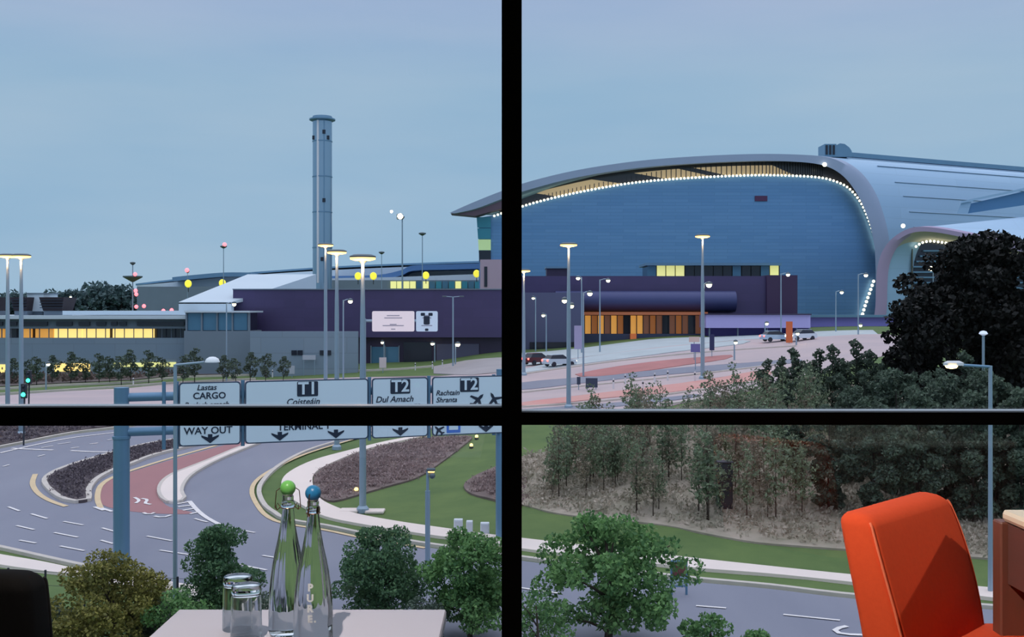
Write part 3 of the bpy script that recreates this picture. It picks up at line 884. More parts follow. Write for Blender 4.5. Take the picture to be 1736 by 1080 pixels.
# ---------- second, smaller pier at the right
DP = 236.0
Q = thing('terminal_pier', footing(1600, DP), 'smaller arched pier with lilac rim, half hidden by the dark tree', 'building')
O2 = smooth_line([(1478, 560), (1484, 520), (1485, 480), (1488, 450), (1497, 424), (1514, 403), (1542, 387), (1576, 385), (1630, 394), (1700, 408), (1780, 424), (1860, 446), (1910, 490), (1922, 560)], 4)
I2 = smooth_line([(1488, 560), (1492, 520), (1493, 480), (1496, 452), (1505, 428), (1520, 409), (1545, 395), (1578, 393), (1630, 402), (1700, 420), (1776, 436), (1846, 458), (1890, 496), (1900, 560)], 4)
EX2 = Vector((56, 25, 6.5))
o2 = [P(x, y, DP) for x, y in O2]; i2 = [P(x, y, DP) for x, y in I2]
bk = EX2.normalized() * 2
mk('rim', MB().loft([[tuple(a), tuple(c), tuple(c + bk), tuple(a + bk)] for a, c in zip(o2, i2)]), mat('lilac_rim_panels', (176, 158, 190), .5, .1, var=.2, vscale=.06), Q, smooth='auto')
mk('roof', MB().loft([[tuple(p + Vector((.8, .4, -.1))), tuple(p + EX2)] for p in o2], cap=False, closed=False), M_roof, Q, smooth=True)
I3 = smooth_line([(1513, 560), (1512, 520), (1514, 484), (1517, 458), (1524, 440), (1536, 424), (1555, 412), (1582, 409), (1632, 416), (1700, 430), (1776, 446), (1840, 468), (1876, 500), (1884, 560)], 4)
i3 = [P(x, y, DP + 4) for x, y in I3]
mk('reveal', MB().loft([[tuple(c + Vector((0, .1, 0))), tuple(d + Vector((0, 0, 0)))] for c, d in zip(i2, i3)], cap=False, closed=False), M_cream, Q, smooth=True)
mk('glazed_end', MB().tprism([p + Vector((0, .4, 0)) for p in i3] + [P(1884, 580, DP + 4.4), P(1513, 580, DP + 4.4)], (0, 1, 0)), mat('night_glazing', (44, 50, 68), .2, var=.3, vscale=.1), Q)
for k in range(9):
    x0 = 1548 + max(0, 3 - k) * 6
    mk('louvre', sl(x0, 1860, 424 + k * 9, 426.5 + k * 9, DP + 3.6, .6), M_steelblue, Q)
for x in (1532, 1546):
    mk('mullion', sl(x, x + 1.5, 430 if x < 1540 else 422, 560, DP + 3.5, .5), mat('bronze_mullion', (96, 92, 76), .5), Q)
rl = resample([(P(x, y, DP + 3).x, P(x, y, DP + 3).z) for x, y in smooth_line([(1553, 418), (1562, 412), (1575, 409), (1590, 410), (1626, 416), (1680, 428), (1736, 440)], 4)], .88)
rim_lights([(v.x, v.y) for v in rl], DP + 3, .30, Q)
rim_lights([(P(1531, 383, DP).x, P(1531, 383, DP).z)], DP, .5, Q)
H = thing('roof_hood', P(1700, 375, 262), 'blue sided raised hood on the pier roof at the right edge', 'rooftop unit')
mk('hood', MB().hexa([P(1640, 362, 258), P(1790, 340, 258), P(1790, 340, 275), P(1640, 362, 275), P(1646, 345, 258), P(1790, 312, 258), P(1790, 312, 275), P(1646, 345, 275)]), mat('blue_roof_side', (92, 140, 186), .4, .3, var=.2, vscale=.1), H)
mk('nose', MB().hexa([P(1622, 362, 257.5), P(1641, 362, 257.5), P(1641, 362, 275), P(1622, 362, 275), P(1630, 343, 257.5), P(1647, 342, 257.5), P(1647, 342, 275), P(1630, 343, 275)]), M_roof, H)
mk('cap', MB().hexa([P(1628, 345, 257), P(1792, 311, 257), P(1792, 311, 276), P(1628, 345, 276), P(1630, 341, 257), P(1792, 307, 257), P(1792, 307, 276), P(1630, 341, 276)]), M_roof, H)

# ---------- older terminal: layered low roofs behind the plum building
b = thing('older_terminal', footing(600, 330), 'long low terminal with layered pale curved roofs in the distance', 'building')
def arcroof(pts, D, depth, th, m, nm):
    q = smooth_line(pts, 4)
    mb = MB()
    mb.loft([[tuple(P(x, y, D)), tuple(P(x, y + th, D)), tuple(P(x, y + th, D) + Vector((0, depth, 0))), tuple(P(x, y, D) + Vector((0, depth, 0)))] for x, y in q])
    mk(nm, mb, m, b, smooth='auto')
arcroof([(230, 481), (290, 474), (420, 462), (560, 452), (700, 446), (830, 442)], 345, 30, 3, M_steelblue, 'roof_edge')
arcroof([(232, 484), (420, 467), (560, 458), (700, 452), (830, 448)], 340, 30, 40, M_roofw, 'roof')
arcroof([(292, 470), (330, 466), (380, 462), (425, 462)], 335, 12, 7, M_steelblue, 'roof_light')
arcroof([(560, 468), (640, 466), (680, 458), (700, 450), (760, 448), (830, 446)], 328, 20, 9, mat('deep_blue_fascia', (84, 122, 170), .4, .3), 'roof_light')
arcroof([(420, 480), (560, 472), (660, 470), (830, 464)], 322, 20, 30, M_roofw, 'roof')
mk('base', sl(232, 830, 486, 545, 318, 30, 4), M_conc2, b)
for i, x in enumerate(range(662, 815, 11)):
    mk('window', sl(x, x + 9.5, 477, 489, 317, .4), M_litC if x < 705 or i % 5 == 0 else (M_teal if i % 2 else M_glassblue), b)
mk('window_band', sl(430, 830, 475, 491, 317.6, .5), M_conc2, b)

# ---------- chimney stack
DC = 205.0
c = P(546.5, HY, DC)
zb, zt_ = GD(546, DC).z, P(546, 204, DC).z
r = 16.2 / FPX * DC
S = thing('chimney_stack', (c.x, DC, zb), 'tall round steel chimney stack with a flanged cap', 'chimney')
mk('shaft', MB().lathe([(r, zb), (r, zt_)], (c.x, DC, 0), 32), mat('galvanised_stack', (150, 176, 196), .32, .75, var=.15, vscale=.1), S, smooth='auto')
mk('cap_flange', MB().lathe([(r, zt_ - .3), (r * 1.35, zt_), (r * 1.35, zt_ + .25), (r * 1.05, zt_ + .3), (r * 1.0, zt_ + .75), (r * .8, zt_ + .8)], (c.x, DC, 0), 32), M_steelblue, S, smooth='auto')
for (x, y) in ((552, 226), (558, 235), (534, 235), (552, 341), (549, 440)):
    q = P(x, y, DC)
    dx = q.x - c.x
    yy = DC - math.sqrt(max(r * r - dx * dx, 0.01))
    mk('port', MB().box(q.x - .28, q.x + .28, yy - .18, yy + .25, q.z - .38, q.z + .38), M_slot, S)
for x0, x1, m in ((540, 543.5, mat('pale_shaft_highlight', (222, 222, 226), .4)), (551.5, 553, M_steelblue)):  # added strips paint the shaft's bright highlight and a darker line
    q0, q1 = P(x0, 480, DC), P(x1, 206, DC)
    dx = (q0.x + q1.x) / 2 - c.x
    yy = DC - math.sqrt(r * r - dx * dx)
    mk('sheen_strip', MB().box(q0.x, q1.x, yy - .10, yy + .2, q0.z, q1.z), m, S)
for y in (240, 300, 360, 420):
    z = P(0, y, DC).z
    mk('band', MB().lathe([(r + .01, z - .12), (r + .08, z - .1), (r + .08, z + .1), (r + .01, z + .12)], (c.x, DC, 0), 32), M_steelblue, S, smooth='auto')
# ================================================================== LAMPS, SIGNS, VEHICLES
M_pole = mat('galvanised_pole', (150, 172, 190), .45, .4, var=.15, vscale=1)
M_lamptop = mat('lamp_head_shell', (96, 108, 116), .5, .3)
M_sodium = glow('sodium_lamp_glow', (255, 196, 112), 3.2)
M_whitelamp = glow('white_lamp_glow', (255, 240, 200), 9.0)
M_redlamp = glow('red_obstruction_glow', (255, 110, 120), 3.0)
M_yellow = glow('yellow_round_glow', (235, 222, 70), 1.0)
M_green = glow('green_signal_glow', (60, 255, 190), 4.0)
M_darkpost = mat('dark_post', (52, 56, 66), .6, .2)

def high_lamp(px, ytop, D, label, base=None):
    """tall road lamp: tapering pole with a flat disc head lit from below"""
    g = GD(px, D) if base is None else base
    z1 = P(px, ytop, D).z
    t = thing('road_lamp', g, label, 'street lamp', 'tall disc-headed road lamps')
    c = (g.x, D, 0)
    mk('base_plate', MB().lathe([(.38, g.z), (.36, g.z + .25), (.24, g.z + .4)], c, 12), M_pole, t)
    mk('pole', MB().lathe([(.21, g.z + .3), (.17, z1 - 5), (.10, z1 - .55)], c, 12), M_pole, t, smooth='auto')
    h = mk('head', MB().lathe([(.10, z1 - .55), (.45, z1 - .24), (.76, z1 - .20), (.78, z1 - .12), (.55, z1 - .02), (.15, z1)], c, 24), M_lamptop, t, smooth='auto')
    mk('lens', MB().lathe([(.16, z1 - .40), (.50, z1 - .37), (.74, z1 - .31), (.75, z1 - .21), (.46, z1 - .22)], c, 24), M_sodium, h, smooth='auto')
    ld = bpy.data.lights.new('lamp', 'POINT')
    ld.energy = 230; ld.color = (1.0, .52, .24); ld.shadow_soft_size = .12
    lo = bpy.data.objects.new('lamp', ld); COL.objects.link(lo); lo.parent = t
    lo.location = (0, -.42, z1 - .75 - g.z)
    return t
high_lamp(13, 430, 97, 'disc-headed lamp leftmost, its head meeting the next one')
high_lamp(36, 430, 89, 'disc-headed lamp second from the left edge, in the dark bed')
high_lamp(552, 412, 106, 'disc-headed lamp in front of the chimney stack')
high_lamp(571, 423, 83.5, 'disc-headed lamp between the chimney lamp and the lawn lamp')
high_lamp(615, 431, 62.6, 'nearest disc-headed lamp, standing on the lawn')
high_lamp(964, 411, 95, 'disc-headed lamp just right of the black mullion', )
high_lamp(1191, 397, 111, 'tallest disc-headed lamp on the slip road at the right')
high_lamp(888, 456, 125, 'small far disc-headed lamp half behind the black mullion')
# foundation pads of the lawn lamp
for px, py, l in ((592, 868, 'pale concrete slab left of the lawn lamp foot'), (636, 869, 'pale concrete slab right of the lawn lamp foot')):
    g = G(px, py)
    mk('concrete_slab', MB().rbox(g.x - .55, g.x + .55, g.y - .5, g.y + .5, g.z + .0, g.z + .16, .05), M_path, None, l, 'slab', 'slabs by the lawn lamp')

def arm_lamp(px, py_head, D, pole_px, label, r=.32, lit=True, base_y=None, cat='street lamp', mt=None):
    """slim post with a short arm and a round lantern"""
    g = GD(pole_px, D)
    h = P(px, py_head, D)
    t = thing('arm_lamp', g, label, cat, 'slim arm lamps around the terminal roads')
    mk('post', MB().tube([(g.x, D, g.z), (g.x, D, h.z + .1)], .11, 8, True, .08), M_pole, t)
    mk('arm', MB().tube([(g.x, D, h.z), (g.x + (h.x - g.x) * .5, D, h.z + .18), (h.x, D, h.z + .14)], .06, 6), M_pole, t)
    k = mk('lantern', MB().lathe([(.05, h.z + .32), (r * .9, h.z + .2), (r, h.z + .08), (r * .95, h.z)], (h.x, D, 0), 12), M_lamptop, t, smooth='auto')
    mk('bulb', MB().sphere((h.x, D, h.z - .05), r * .85, 10, 8), (mt or M_whitelamp) if lit else M_lamptop, k, smooth=True)
    return t
arm_lamp(397, 515, 141, 384, 'lit arm lamp in front of the white shed')
arm_lamp(594, 510, 128, 582, 'lit arm lamp before the plum wall, beside the chimney')
arm_lamp(1202, 482, 112, 1193, 'bright arm lamp beside the tallest slip road lamp', .36)
arm_lamp(1000, 497, 120, 989, 'bright arm lamp at the left end of the amber windows')
arm_lamp(1031, 475, 150, 1017, 'bright arm lamp before the podium, above the amber windows')
arm_lamp(980, 471, 152, 986, 'lit arm lamp just right of the mullion side lamp')
arm_lamp(1336, 465, 158, 1324, 'bright arm lamp at the right end of the podium')
arm_lamp(1427, 495, 165, 1417, 'lit arm lamp standing alone before the blue end wall')
arm_lamp(1468, 466, 150, 1455, 'bright arm lamp near the foot of the rim lights')
arm_lamp(1459, 551, 158, 1455, 'low lit lamp under the second string of lights', .28)
arm_lamp(957, 509, 96, 963, 'upper floodlight on the lamp beside the mullion', .26)
arm_lamp(969, 518, 97, 966, 'lower floodlight on the lamp beside the mullion', .24)
arm_lamp(921, 534, 160, 926, 'small lit lamp on the slate wing near the mullion', .30)
arm_lamp(904, 505, 162, 908, 'dim lamp on the slate wing close to the mullion', .24)
arm_lamp(648, 580, 160, 651, 'small lit lamp by the glass doors of the plum building', .26)
arm_lamp(733, 582, 160, 737, 'small lit lamp left of the grey roller door', .30)
arm_lamp(776, 583, 150, 772, 'small lit lamp right of the grey roller door', .40)
arm_lamp(82, 617, 130, 78, 'small lit lamp among the saplings at the left', .24)
arm_lamp(120, 503, 190, 122, 'tiny lit lamp above the far treeline', .24)
arm_lamp(1300, 548, 150, 1297, 'small lit lamp before the lilac canopy', .28)
arm_lamp(1247, 580, 128, 1245, 'low lit bollard lamp on the slip road', .26)
arm_lamp(1352, 565, 140, 1350, 'low lit lamp right of the orange kiosk', .28)
arm_lamp(1578, 455, 74 + 150, 1582, 'pair lamp glinting through the dark tree', .6)

# unlit double arm lamp before the plum wall
D = 148
g = GD(768, D)
t = thing('twin_lamp', g, 'unlit twin-arm lamp post before the grey roller door', 'street lamp')
z = P(768, 503, D).z
mk('post', MB().tube([g, (g.x, D, z)], .11, 8), M_pole, t)
for s in (-1, 1):
    a = mk('arm', MB().tube([(g.x, D, z - .05), (g.x + s * 1.1, D, z + .05)], .06, 6), M_pole, t)
    mk('lantern', MB().rbox(min(g.x + s * .9, g.x + s * 1.5), max(g.x + s * .9, g.x + s * 1.5), D - .15, D + .15, z - .06, z + .12, .04), M_lamptop, a)

def mast(px, ytop, D, label, head, width=.18, base_row=None):
    g = GD(px, D)
    z = P(px, ytop, D).z
    t = thing('mast', g, label, 'mast', 'masts on the skyline')
    mk('pole', MB().tube([g, (g.x, D, z)], width, 8, True, width * .6), M_pole, t)
    mk('cross_head', MB().lathe([(.2, z - .5), (head, z - .1), (head, z + .15), (.2, z + .3)], (g.x, D, 0), 10), M_lamptop, t)
    return t, z, g
t, z, g = mast(682, 368, 240, 'tall floodlight mast with one dazzling lamp, right of the chimney', .5, .22)
f = mk('floodlight', MB().rbox(g.x - 1.2, g.x + .2, 239.2, 240, z - .55, z + .65, .15), M_lamptop, t)
mk('bulb', MB().sphere((g.x - .4, 239.3, z + .1), .62, 14, 10), glow('floodlight_glow', (255, 236, 200), 14.0), f, smooth=True)
mk('bulb', MB().sphere((g.x - 2.4, 239.6, z + 1.2), .32, 10, 8), M_whitelamp, f, smooth=True)
mast(716, 396, 260, 'unlit mast right of the dazzling floodlight', .9, .16)
mast(647, 428, 290, 'short far mast behind the lawn lamp', .8, .14)
t, z, g = mast(379, 418, 280, 'mast with a red light above the older terminal', .9, .16)
mk('red_light', MB().sphere((g.x + .4, 279.5, z + .5), .55, 10, 8), M_redlamp, t, smooth=True)
t, z, g = mast(318, 460, 300, 'short mast with a red light left of the older terminal', .5, .12)
mk('red_light', MB().sphere((g.x, 299.5, z + .3), .6, 10, 8), M_redlamp, t, smooth=True)
t, z, g = mast(225, 446, 270, 'radio mast with platform and red lights over the far trees', .7, .2)
zp = P(225, 470, 270).z
mk('platform', MB().lathe([(.3, zp - 1.2), (2.4, zp), (2.4, zp + .3), (.3, zp + .4)], (g.x, 270, 0), 14), M_lamptop, t)
for x, y in ((229, 465), (230, 493), (231, 499), (231, 520), (244, 519), (277, 527), (291, 526)):
    q = P(x, y, 268)
    mk('red_light', MB().sphere(q, .5, 8, 6), M_redlamp, t, smooth=True)
# yellow beacons on the older terminal roof
for i, (x, y, l) in enumerate(((319, 481, 'yellow round beacon at the left end of the older terminal roof'), (377, 480, 'yellow round beacon above the white shed roof'), (607, 468, 'yellow round beacon touching the lawn lamp pole'), (633, 468, 'yellow round beacon just right of the lawn lamp pole'), (722, 467, 'yellow round beacon near the unlit mast'), (808, 464, 'yellow round beacon beside the terminal corner glass'))):
    q = P(x, y, 300)
    t = thing('roof_beacon', P(x, y + 14, 300), l, 'beacon', 'yellow beacons on the older terminal')
    mk('disc', MB().loft([[(q.x + r * math.cos(a * math.pi / 8), yy, q.z + 1.15 * r * math.sin(a * math.pi / 8)) for a in range(16)] for r, yy in ((.75, 299.6), (.95, 299.8), (.95, 300.2))]), M_yellow, t)
    mk('stem', MB().tube([(q.x, 300.1, P(x, y + 14, 300).z), (q.x, 300.1, q.z - .8)], .12, 6), M_darkpost, t)

# near kerbside lamps ------------------------------------------------
D = 43.5
g = GD(297, D)
t = thing('street_lamp', g, 'pale slim lamp post with a white dome lantern in front of the gantry', 'street lamp')
z = P(300, 618, D).z
mk('post', MB().tube([g, (g.x, D, z)], .095, 10, True, .07), M_pole, t, smooth='auto')
mk('arm', MB().tube([(g.x, D, z - .02), (P(346, 614, D).x, D, P(346, 614, D).z)], .05, 8), M_pole, t)
q = P(360, 613, D)
mk('lantern', MB().lathe([(.30, q.z - .03), (.30, q.z), (.24, q.z + .12), (.12, q.z + .19), (.02, q.z + .2)], (q.x, D, 0), 18), mat('white_dome', (235, 240, 245), .3), t, smooth='auto')
D = 47.5
g = G(1679, 1008)
D = g.y
t = thing('street_lamp', g, 'pale lamp post at the right with a lit lantern over the hedge', 'street lamp')
z = P(1680, 620, D).z
mk('post', MB().tube([g, (g.x, D, z)], .105, 10, True, .08), M_pole, t, smooth='auto')
mk('arm', MB().tube([(g.x, D, z - .05), (P(1632, 619, D).x, D, P(1632, 619, D).z)], .06, 8), M_steelblue, t)
q = P(1616, 619, D)
k = mk('lantern', MB().loft([[(q.x + a * .42, D + .16 * b_, q.z + zz) for a, b_ in ((-1, 0), (-.7, -.8), (.2, -1), (1, -.4), (1, .4), (.2, 1), (-.7, .8))] for zz in (-.02, .1)] + [[(q.x + a * .25, D + .08 * b_, q.z + .18) for a, b_ in ((-1, 0), (-.7, -.8), (.2, -1), (1, -.4), (1, .4), (.2, 1), (-.7, .8))]]), mat('white_lantern_shell', (225, 228, 230), .4), t)
mk('lens', MB().lathe([(.26, q.z - .03), (.2, q.z - .12), (.06, q.z - .15)], (q.x - .08, D, 0), 14), glow('warm_lamp_glow', (255, 214, 140), 9.0), k, smooth=True)
g = G(725, 966); D = g.y
t = thing('street_lamp', g, 'short pale post with a small lit lantern beside the curved footpath', 'street lamp')
z = P(725, 797, D).z
mk('post', MB().tube([g, (g.x, D, P(725, 832, D).z)], .12, 10), M_pole, t, smooth='auto')
mk('upper_post', MB().tube([(g.x, D, P(725, 832, D).z), (g.x, D, z)], .07, 10), M_pole, t, smooth='auto')
k = mk('lantern', MB().rbox(g.x - .05, g.x + .35, D - .13, D + .13, z - .04, z + .08, .03), M_lamptop, t)
mk('lens', MB().rbox(g.x + .02, g.x + .32, D - .1, D + .1, z - .1, z - .04, .02), M_sodium, k)
mk('camera_dome', MB().sphere((g.x + .22, D - .1, P(725, 806, D).z), .14, 12, 8), M_lamptop, t, smooth=True)
g = GD(1667, 68)
t = thing('street_lamp', g, 'small white topped lamp post rising from the hedge at right', 'street lamp')
z = P(1667, 566, 68).z
mk('post', MB().tube([g, (g.x, 68, z)], .09, 8), M_pole, t)
mk('lantern', MB().lathe([(.1, z - .1), (.28, z), (.2, z + .15), (.05, z + .2)], (g.x, 68, 0), 12), mat('pale_lantern', (210, 220, 245), .4, emit=(220, 230, 255), estr=.5), t)

# ---------- gantry with the direction signs ------------------------
GA, GB = P(300, HY, 49.0), P(851, HY, 54.5)
gd = Vector((GB.x - GA.x, GB.y - GA.y, 0)); glen = gd.length; gd.normalize()
gn = Vector((gd.y, -gd.x, 0))           # towards the viewer
M_gantry = mat('gantry_blue_steel', (104, 142, 172), .45, .35, var=.12, vscale=.8)
M_sign = mat('sign_face_pale', (218, 236, 248), .4, var=.06, vscale=.4)
M_signedge = mat('sign_edge_dark', (58, 76, 100), .5)
M_ink = mat('sign_ink', (26, 40, 62), .5)
def along(px):      # distance along the gantry line for a photo column
    u = (px - CX) / FPX
    return (u * GA.y - GA.x) / (gd.x - u * gd.y)
def gpt(s, z, off=0.0):
    return Vector((GA.x + gd.x * s + gn.x * off, GA.y + gd.y * s + gn.y * off, z))
ZT, ZB = CAMZ - 3.37, CAMZ - 6.33
sL = along(206)
pl = gpt(sL, 0, -.25); zg = ground_z(pl.x, pl.y)
t = thing('sign_gantry', (pl.x, pl.y, zg), 'blue grey steel gantry on round posts carrying the road direction boards', 'gantry')
ztop = P(206, 657, pl.y).z
mk('post', MB().lathe([(.36, zg), (.36, ztop - 2.35), (.40, ztop - 2.33), (.40, ztop - 2.22), (.33, ztop - 2.2), (.33, ztop)], (pl.x, pl.y, 0), 20), M_gantry, t, smooth='auto')
sR = along(855)
pr = gpt(sR, 0, -.25)
mk('post', MB().lathe([(.36, ground_z(pr.x, pr.y)), (.36, ZT - .3), (.33, ZT - .2), (.33, ZT + .3)], (pr.x, pr.y, 0), 20), M_gantry, t, smooth='auto')
for zz in (P(206, 674, pl.y).z, P(206, 733, pl.y).z):
    mk('beam', MB().tube([gpt(sL, zz, -.25), gpt(sR, zz, -.25)], .2, 12), M_gantry, t, smooth='auto')
for px in (278, 300, 412, 627, 728, 838):
    s = along(px)
    mk('hanger', MB().tube([gpt(s, ZT + .05, -.1), gpt(s, ZB - .1, -.1)], .09, 8), M_gantry, t)
def rrect(x0, x1, z0, z1, r, n=4):
    pts = []
    for cx_, cz_, a0 in ((x1 - r, z0 + r, -90), (x1 - r, z1 - r, 0), (x0 + r, z1 - r, 90), (x0 + r, z0 + r, 180)):
        for k in range(n + 1):
            a = math.radians(a0 + 90 * k / n)
            pts.append((cx_ + r * math.cos(a), cz_ + r * math.sin(a)))
    return pts
def board_text(parent, s_c, z_c, txt, size, italic=False, m=None, bold=.0, off=.10):
    v, f = text_mesh(txt, size, italic, bold)
    mb = MB(); mb.add([gpt(s_c + p[0], z_c + p[1], off) for p in v], f)
    return mk('lettering', mb, m or M_ink, parent)
def board_shape(parent, name, s_c, z_c, pts, m, off=.10):
    mb = MB(); mb.tprism([gpt(s_c + x, z_c + zz, off) for x, zz in pts], gn * -.02)
    return mk(name, mb, m, parent)
ARROW = [(0, -.22), (.38, .07), (.40, .16), (.10, .05), (.10, .20), (-.10, .20), (-.10, .05), (-.40, .16), (-.38, .07)]
PLANE = [(0, .34), (.06, .22), (.06, .08), (.34, -.06), (.34, -.14), (.06, -.06), (.05, -.22), (.14, -.30), (.14, -.35), (0, -.31), (-.14, -.35), (-.14, -.30), (-.05, -.22), (-.06, -.06), (-.34, -.14), (-.34, -.06), (-.06, .08), (-.06, .22)]
def board(x0, x1, label, name='direction_sign'):
    s0, s1 = along(x0), along(x1)
    b = thing(name, gpt((s0 + s1) / 2, ZB), label, 'road sign', 'direction boards on the gantry')
    e = .035
    mk('backing', MB().tprism([gpt(a, c, .0) for a, c in rrect(s0, s1, ZB, ZT, .16)], gn * .06), M_signedge, b)
    mk('face', MB().tprism([gpt(a, c, .061) for a, c in rrect(s0 + .06, s1 - .06, ZB + .06, ZT - .06, .13)], gn * .02), M_sign, b)
    return b, (s0 + s1) / 2, s0, s1
def zrow(py, px):   # height of a photo row on the board at a column
    s = along(px); return P(px, py, gpt(s, 0).y).z
def rot(pts, a, k=1.0):
    c, s = math.cos(a), math.sin(a)
    return [(k * (x * c - y * s), k * (x * s + y * c)) for x, y in pts]
def tbox(b, px, py, txt, w=1.0, h=.72):
    s = along(px); z = zrow(py, px)
    board_shape(b, 'number_panel', s, z, rrect(-w / 2, w / 2, -h / 2, h / 2, .06), M_ink, .10)
    board_text(b, s, z, txt, .82, m=M_sign, bold=.02, off=.105)
b, sc_, s0, s1 = board(303, 408, 'leftmost gantry board reading CARGO and WAY OUT')
board_text(b, along(350), zrow(657, 350), 'Lastas', .36, True, bold=.006)
board_text(b, along(355), zrow(671, 355), 'CARGO', .42, bold=.008)
board_text(b, along(350), zrow(686, 350), 'Bealach amach', .34, True, bold=.006)
board_text(b, along(353), zrow(730, 353), 'WAY OUT', .46, bold=.008)
board_shape(b, 'arrow', along(356), zrow(743, 356), ARROW, M_ink)
b, sc_, s0, s1 = board(415, 624, 'wide gantry board marked T1 with two down arrows')
tbox(b, 521, 659, 'T1')
board_text(b, along(513), zrow(681, 513), 'Coisteáin', .42, True, bold=.006)
board_text(b, along(515), zrow(723, 515), 'TERMINAL 1', .46, bold=.008)
for px, py in ((474, 739), (569, 735)):
    board_shape(b, 'arrow', along(px), zrow(py, px), ARROW, M_ink)
b, sc_, s0, s1 = board(630, 725, 'narrow gantry board marked T2 with one down arrow')
tbox(b, 678, 655, 'T2')
board_text(b, along(668), zrow(677, 668), 'Dul Amach', .42, True, bold=.006)
board_text(b, along(677), zrow(690, 677), 'DEPARTURES', .36, bold=.006)
board_shape(b, 'arrow', along(678), zrow(731, 678), ARROW, M_ink)
b, sc_, s0, s1 = board(732, 862, 'rightmost gantry board marked T2 with aeroplane symbols')
tbox(b, 795, 652, 'T2')
board_text(b, along(758), zrow(666, 758), 'Rachtain', .36, True, bold=.006)
board_text(b, along(756), zrow(678, 756), 'Shranta', .36, True, bold=.006)
board_shape(b, 'plane_symbol', along(809), zrow(678, 809), rot(PLANE, -.8, 1.25), M_ink)
board_shape(b, 'plane_symbol', along(837), zrow(677, 837), rot(PLANE, .5, 1.2), M_ink)
board_shape(b, 'plane_symbol', along(743), zrow(729, 743), rot(PLANE, .8, .9), M_ink)
mblue = mat('sign_blue', (70, 120, 210), .4)
board_shape(b, 'pictogram_panel', along(768), zrow(726, 768), rrect(-.36, .36, -.22, .26, .03), mblue)
board_shape(b, 'pictogram_screen', along(768), zrow(725, 768), rrect(-.24, .24, -.10, .14, .02), M_sign, .105)
board_shape(b, 'arrow', along(823), zrow(725, 823), ARROW, M_ink)

# ---------- white advance boards before the plum wall
D = 140
t = thing('advance_sign', GD(622, D), 'pair of distant white sign boards on a cantilever post before the plum wall', 'road sign')
g = GD(618, D)
mk('post', MB().tube([g, (g.x, D, P(618, 540, D).z)], .2, 10), M_pole, t)
mk('cantilever', MB().tube([(g.x, D + .2, P(618, 544, D).z), (P(742, 544, D).x, D + .2, P(618, 544, D).z)], .18, 8), M_pole, t)
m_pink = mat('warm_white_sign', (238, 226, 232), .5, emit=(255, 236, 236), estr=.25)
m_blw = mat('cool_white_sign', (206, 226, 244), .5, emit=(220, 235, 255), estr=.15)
for x0, x1, m in ((631, 702.5, m_pink), (705.5, 742, m_blw)):
    a, c = P(x0, 562, D), P(x1, 527.5, D)
    bd = mk('board', MB().tprism([(x, D - .1, zz) for x, zz in rrect(a.x, c.x, a.z, c.z, .2)], (0, .15, 0)), m, t)
    for k, (ya, w) in enumerate(((535, .30), (539, .42), (550, .16), (552, .5), (558, .1))):
        q = P((x0 + x1) / 2, ya, D)
        L = (c.x - a.x) * w * .5
        mk('print_row', MB().box(q.x - L, q.x + L, D - .125, D - .105, q.z - .05, q.z + .05), mat('grey_print', (150, 150, 170), .6), bd)
    if x0 > 700:
        for px, py, ww, hh in ((717, 533, .28, .2), (730, 533, .28, .2), (723.5, 543, .4, .55), (723.5, 559, .22, .16)):
            q = P(px, py, D)
            mk('symbol', MB().tprism([(q.x + x, D - .13, q.z + zz) for x, zz in rrect(-ww, ww, -hh, hh, .1)], (0, .02, 0)), M_ink, bd)
# small signs
def small_sign(px, py0, py1, w, base_py, label, m, D=None, posts=2):
    g = G(px, base_py); D = g.y
    a, c = P(px - w / 2, py1, D), P(px + w / 2, py0, D)
    t = thing('small_sign', g, label, 'sign')
    mk('board', MB().box(a.x, c.x, D - .05, D + .03, a.z, c.z), m, t)
    for k in range(posts):
        x = g.x if posts == 1 else (a.x + .15 if k == 0 else c.x - .15)
        mk('post', MB().tube([(x, D + .06, ground_z(x, D)), (x, D + .06, c.z)], .05, 6), M_pole, t)
m_sg = mat('grey_sign_back', (176, 184, 198), .5)
small_sign(524, 602, 610, 22, 637, 'small pale notice on two posts before the grey wall', m_sg)
small_sign(649, 606, 624, 12, 632, 'small pale pink notice beside the lawn lamp pole', mat('pink_notice', (224, 208, 214), .5), posts=1)
small_sign(495, 620, 634, 9, 640, 'low white cabinet-like notice left of the double notice', m_sg, posts=1)
small_sign(980, 552, 592, 13, 610, 'tall lilac totem sign beside the mullion side lamp', mat('lilac_totem', (168, 160, 196), .5), posts=1)
small_sign(1179, 583, 597, 16, 628, 'square violet sign on the tall slip road lamp', mat('violet_sign', (112, 106, 168), .5), posts=1)
small_sign(1177, 571, 580, 18, 612, 'small cream sign above the violet one', mat('cream_sign', (226, 206, 196), .5), posts=1)
small_sign(1207, 567, 594, 8, 606, 'narrow dark blue finger sign right of the slip road lamp', mat('navy_sign', (44, 52, 96), .5), posts=1)
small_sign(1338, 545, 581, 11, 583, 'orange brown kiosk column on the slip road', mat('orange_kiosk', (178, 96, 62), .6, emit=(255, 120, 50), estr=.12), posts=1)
small_sign(590, 574, 589, 33, 626, 'green banner sign on the grey boundary wall', mat('green_banner', (44, 140, 118), .6), posts=2)
for px, y0, y1, w, l in ((1003, 641, 657, 20, 'dark back of a road sign on the slip road'), (981, 639, 652, 6, 'narrow dark sign back left of the larger one')):
    small_sign(px, y0, y1, w, 662, l, mat('dark_sign_back', (54, 66, 90), .5), posts=2 if w > 10 else 1)
g = G(1160, 1011); D = g.y
t = thing('small_sign', g, 'pale framed road sign half behind the broad green tree', 'sign')
a, c = P(1136, 1008, D), P(1165, 950, D)
mk('board', MB().box(a.x + .08, c.x - .06, D - .03, D + .03, a.z + .4, c.z - .05), mat('sign_back_pale', (170, 186, 200), .5), t)
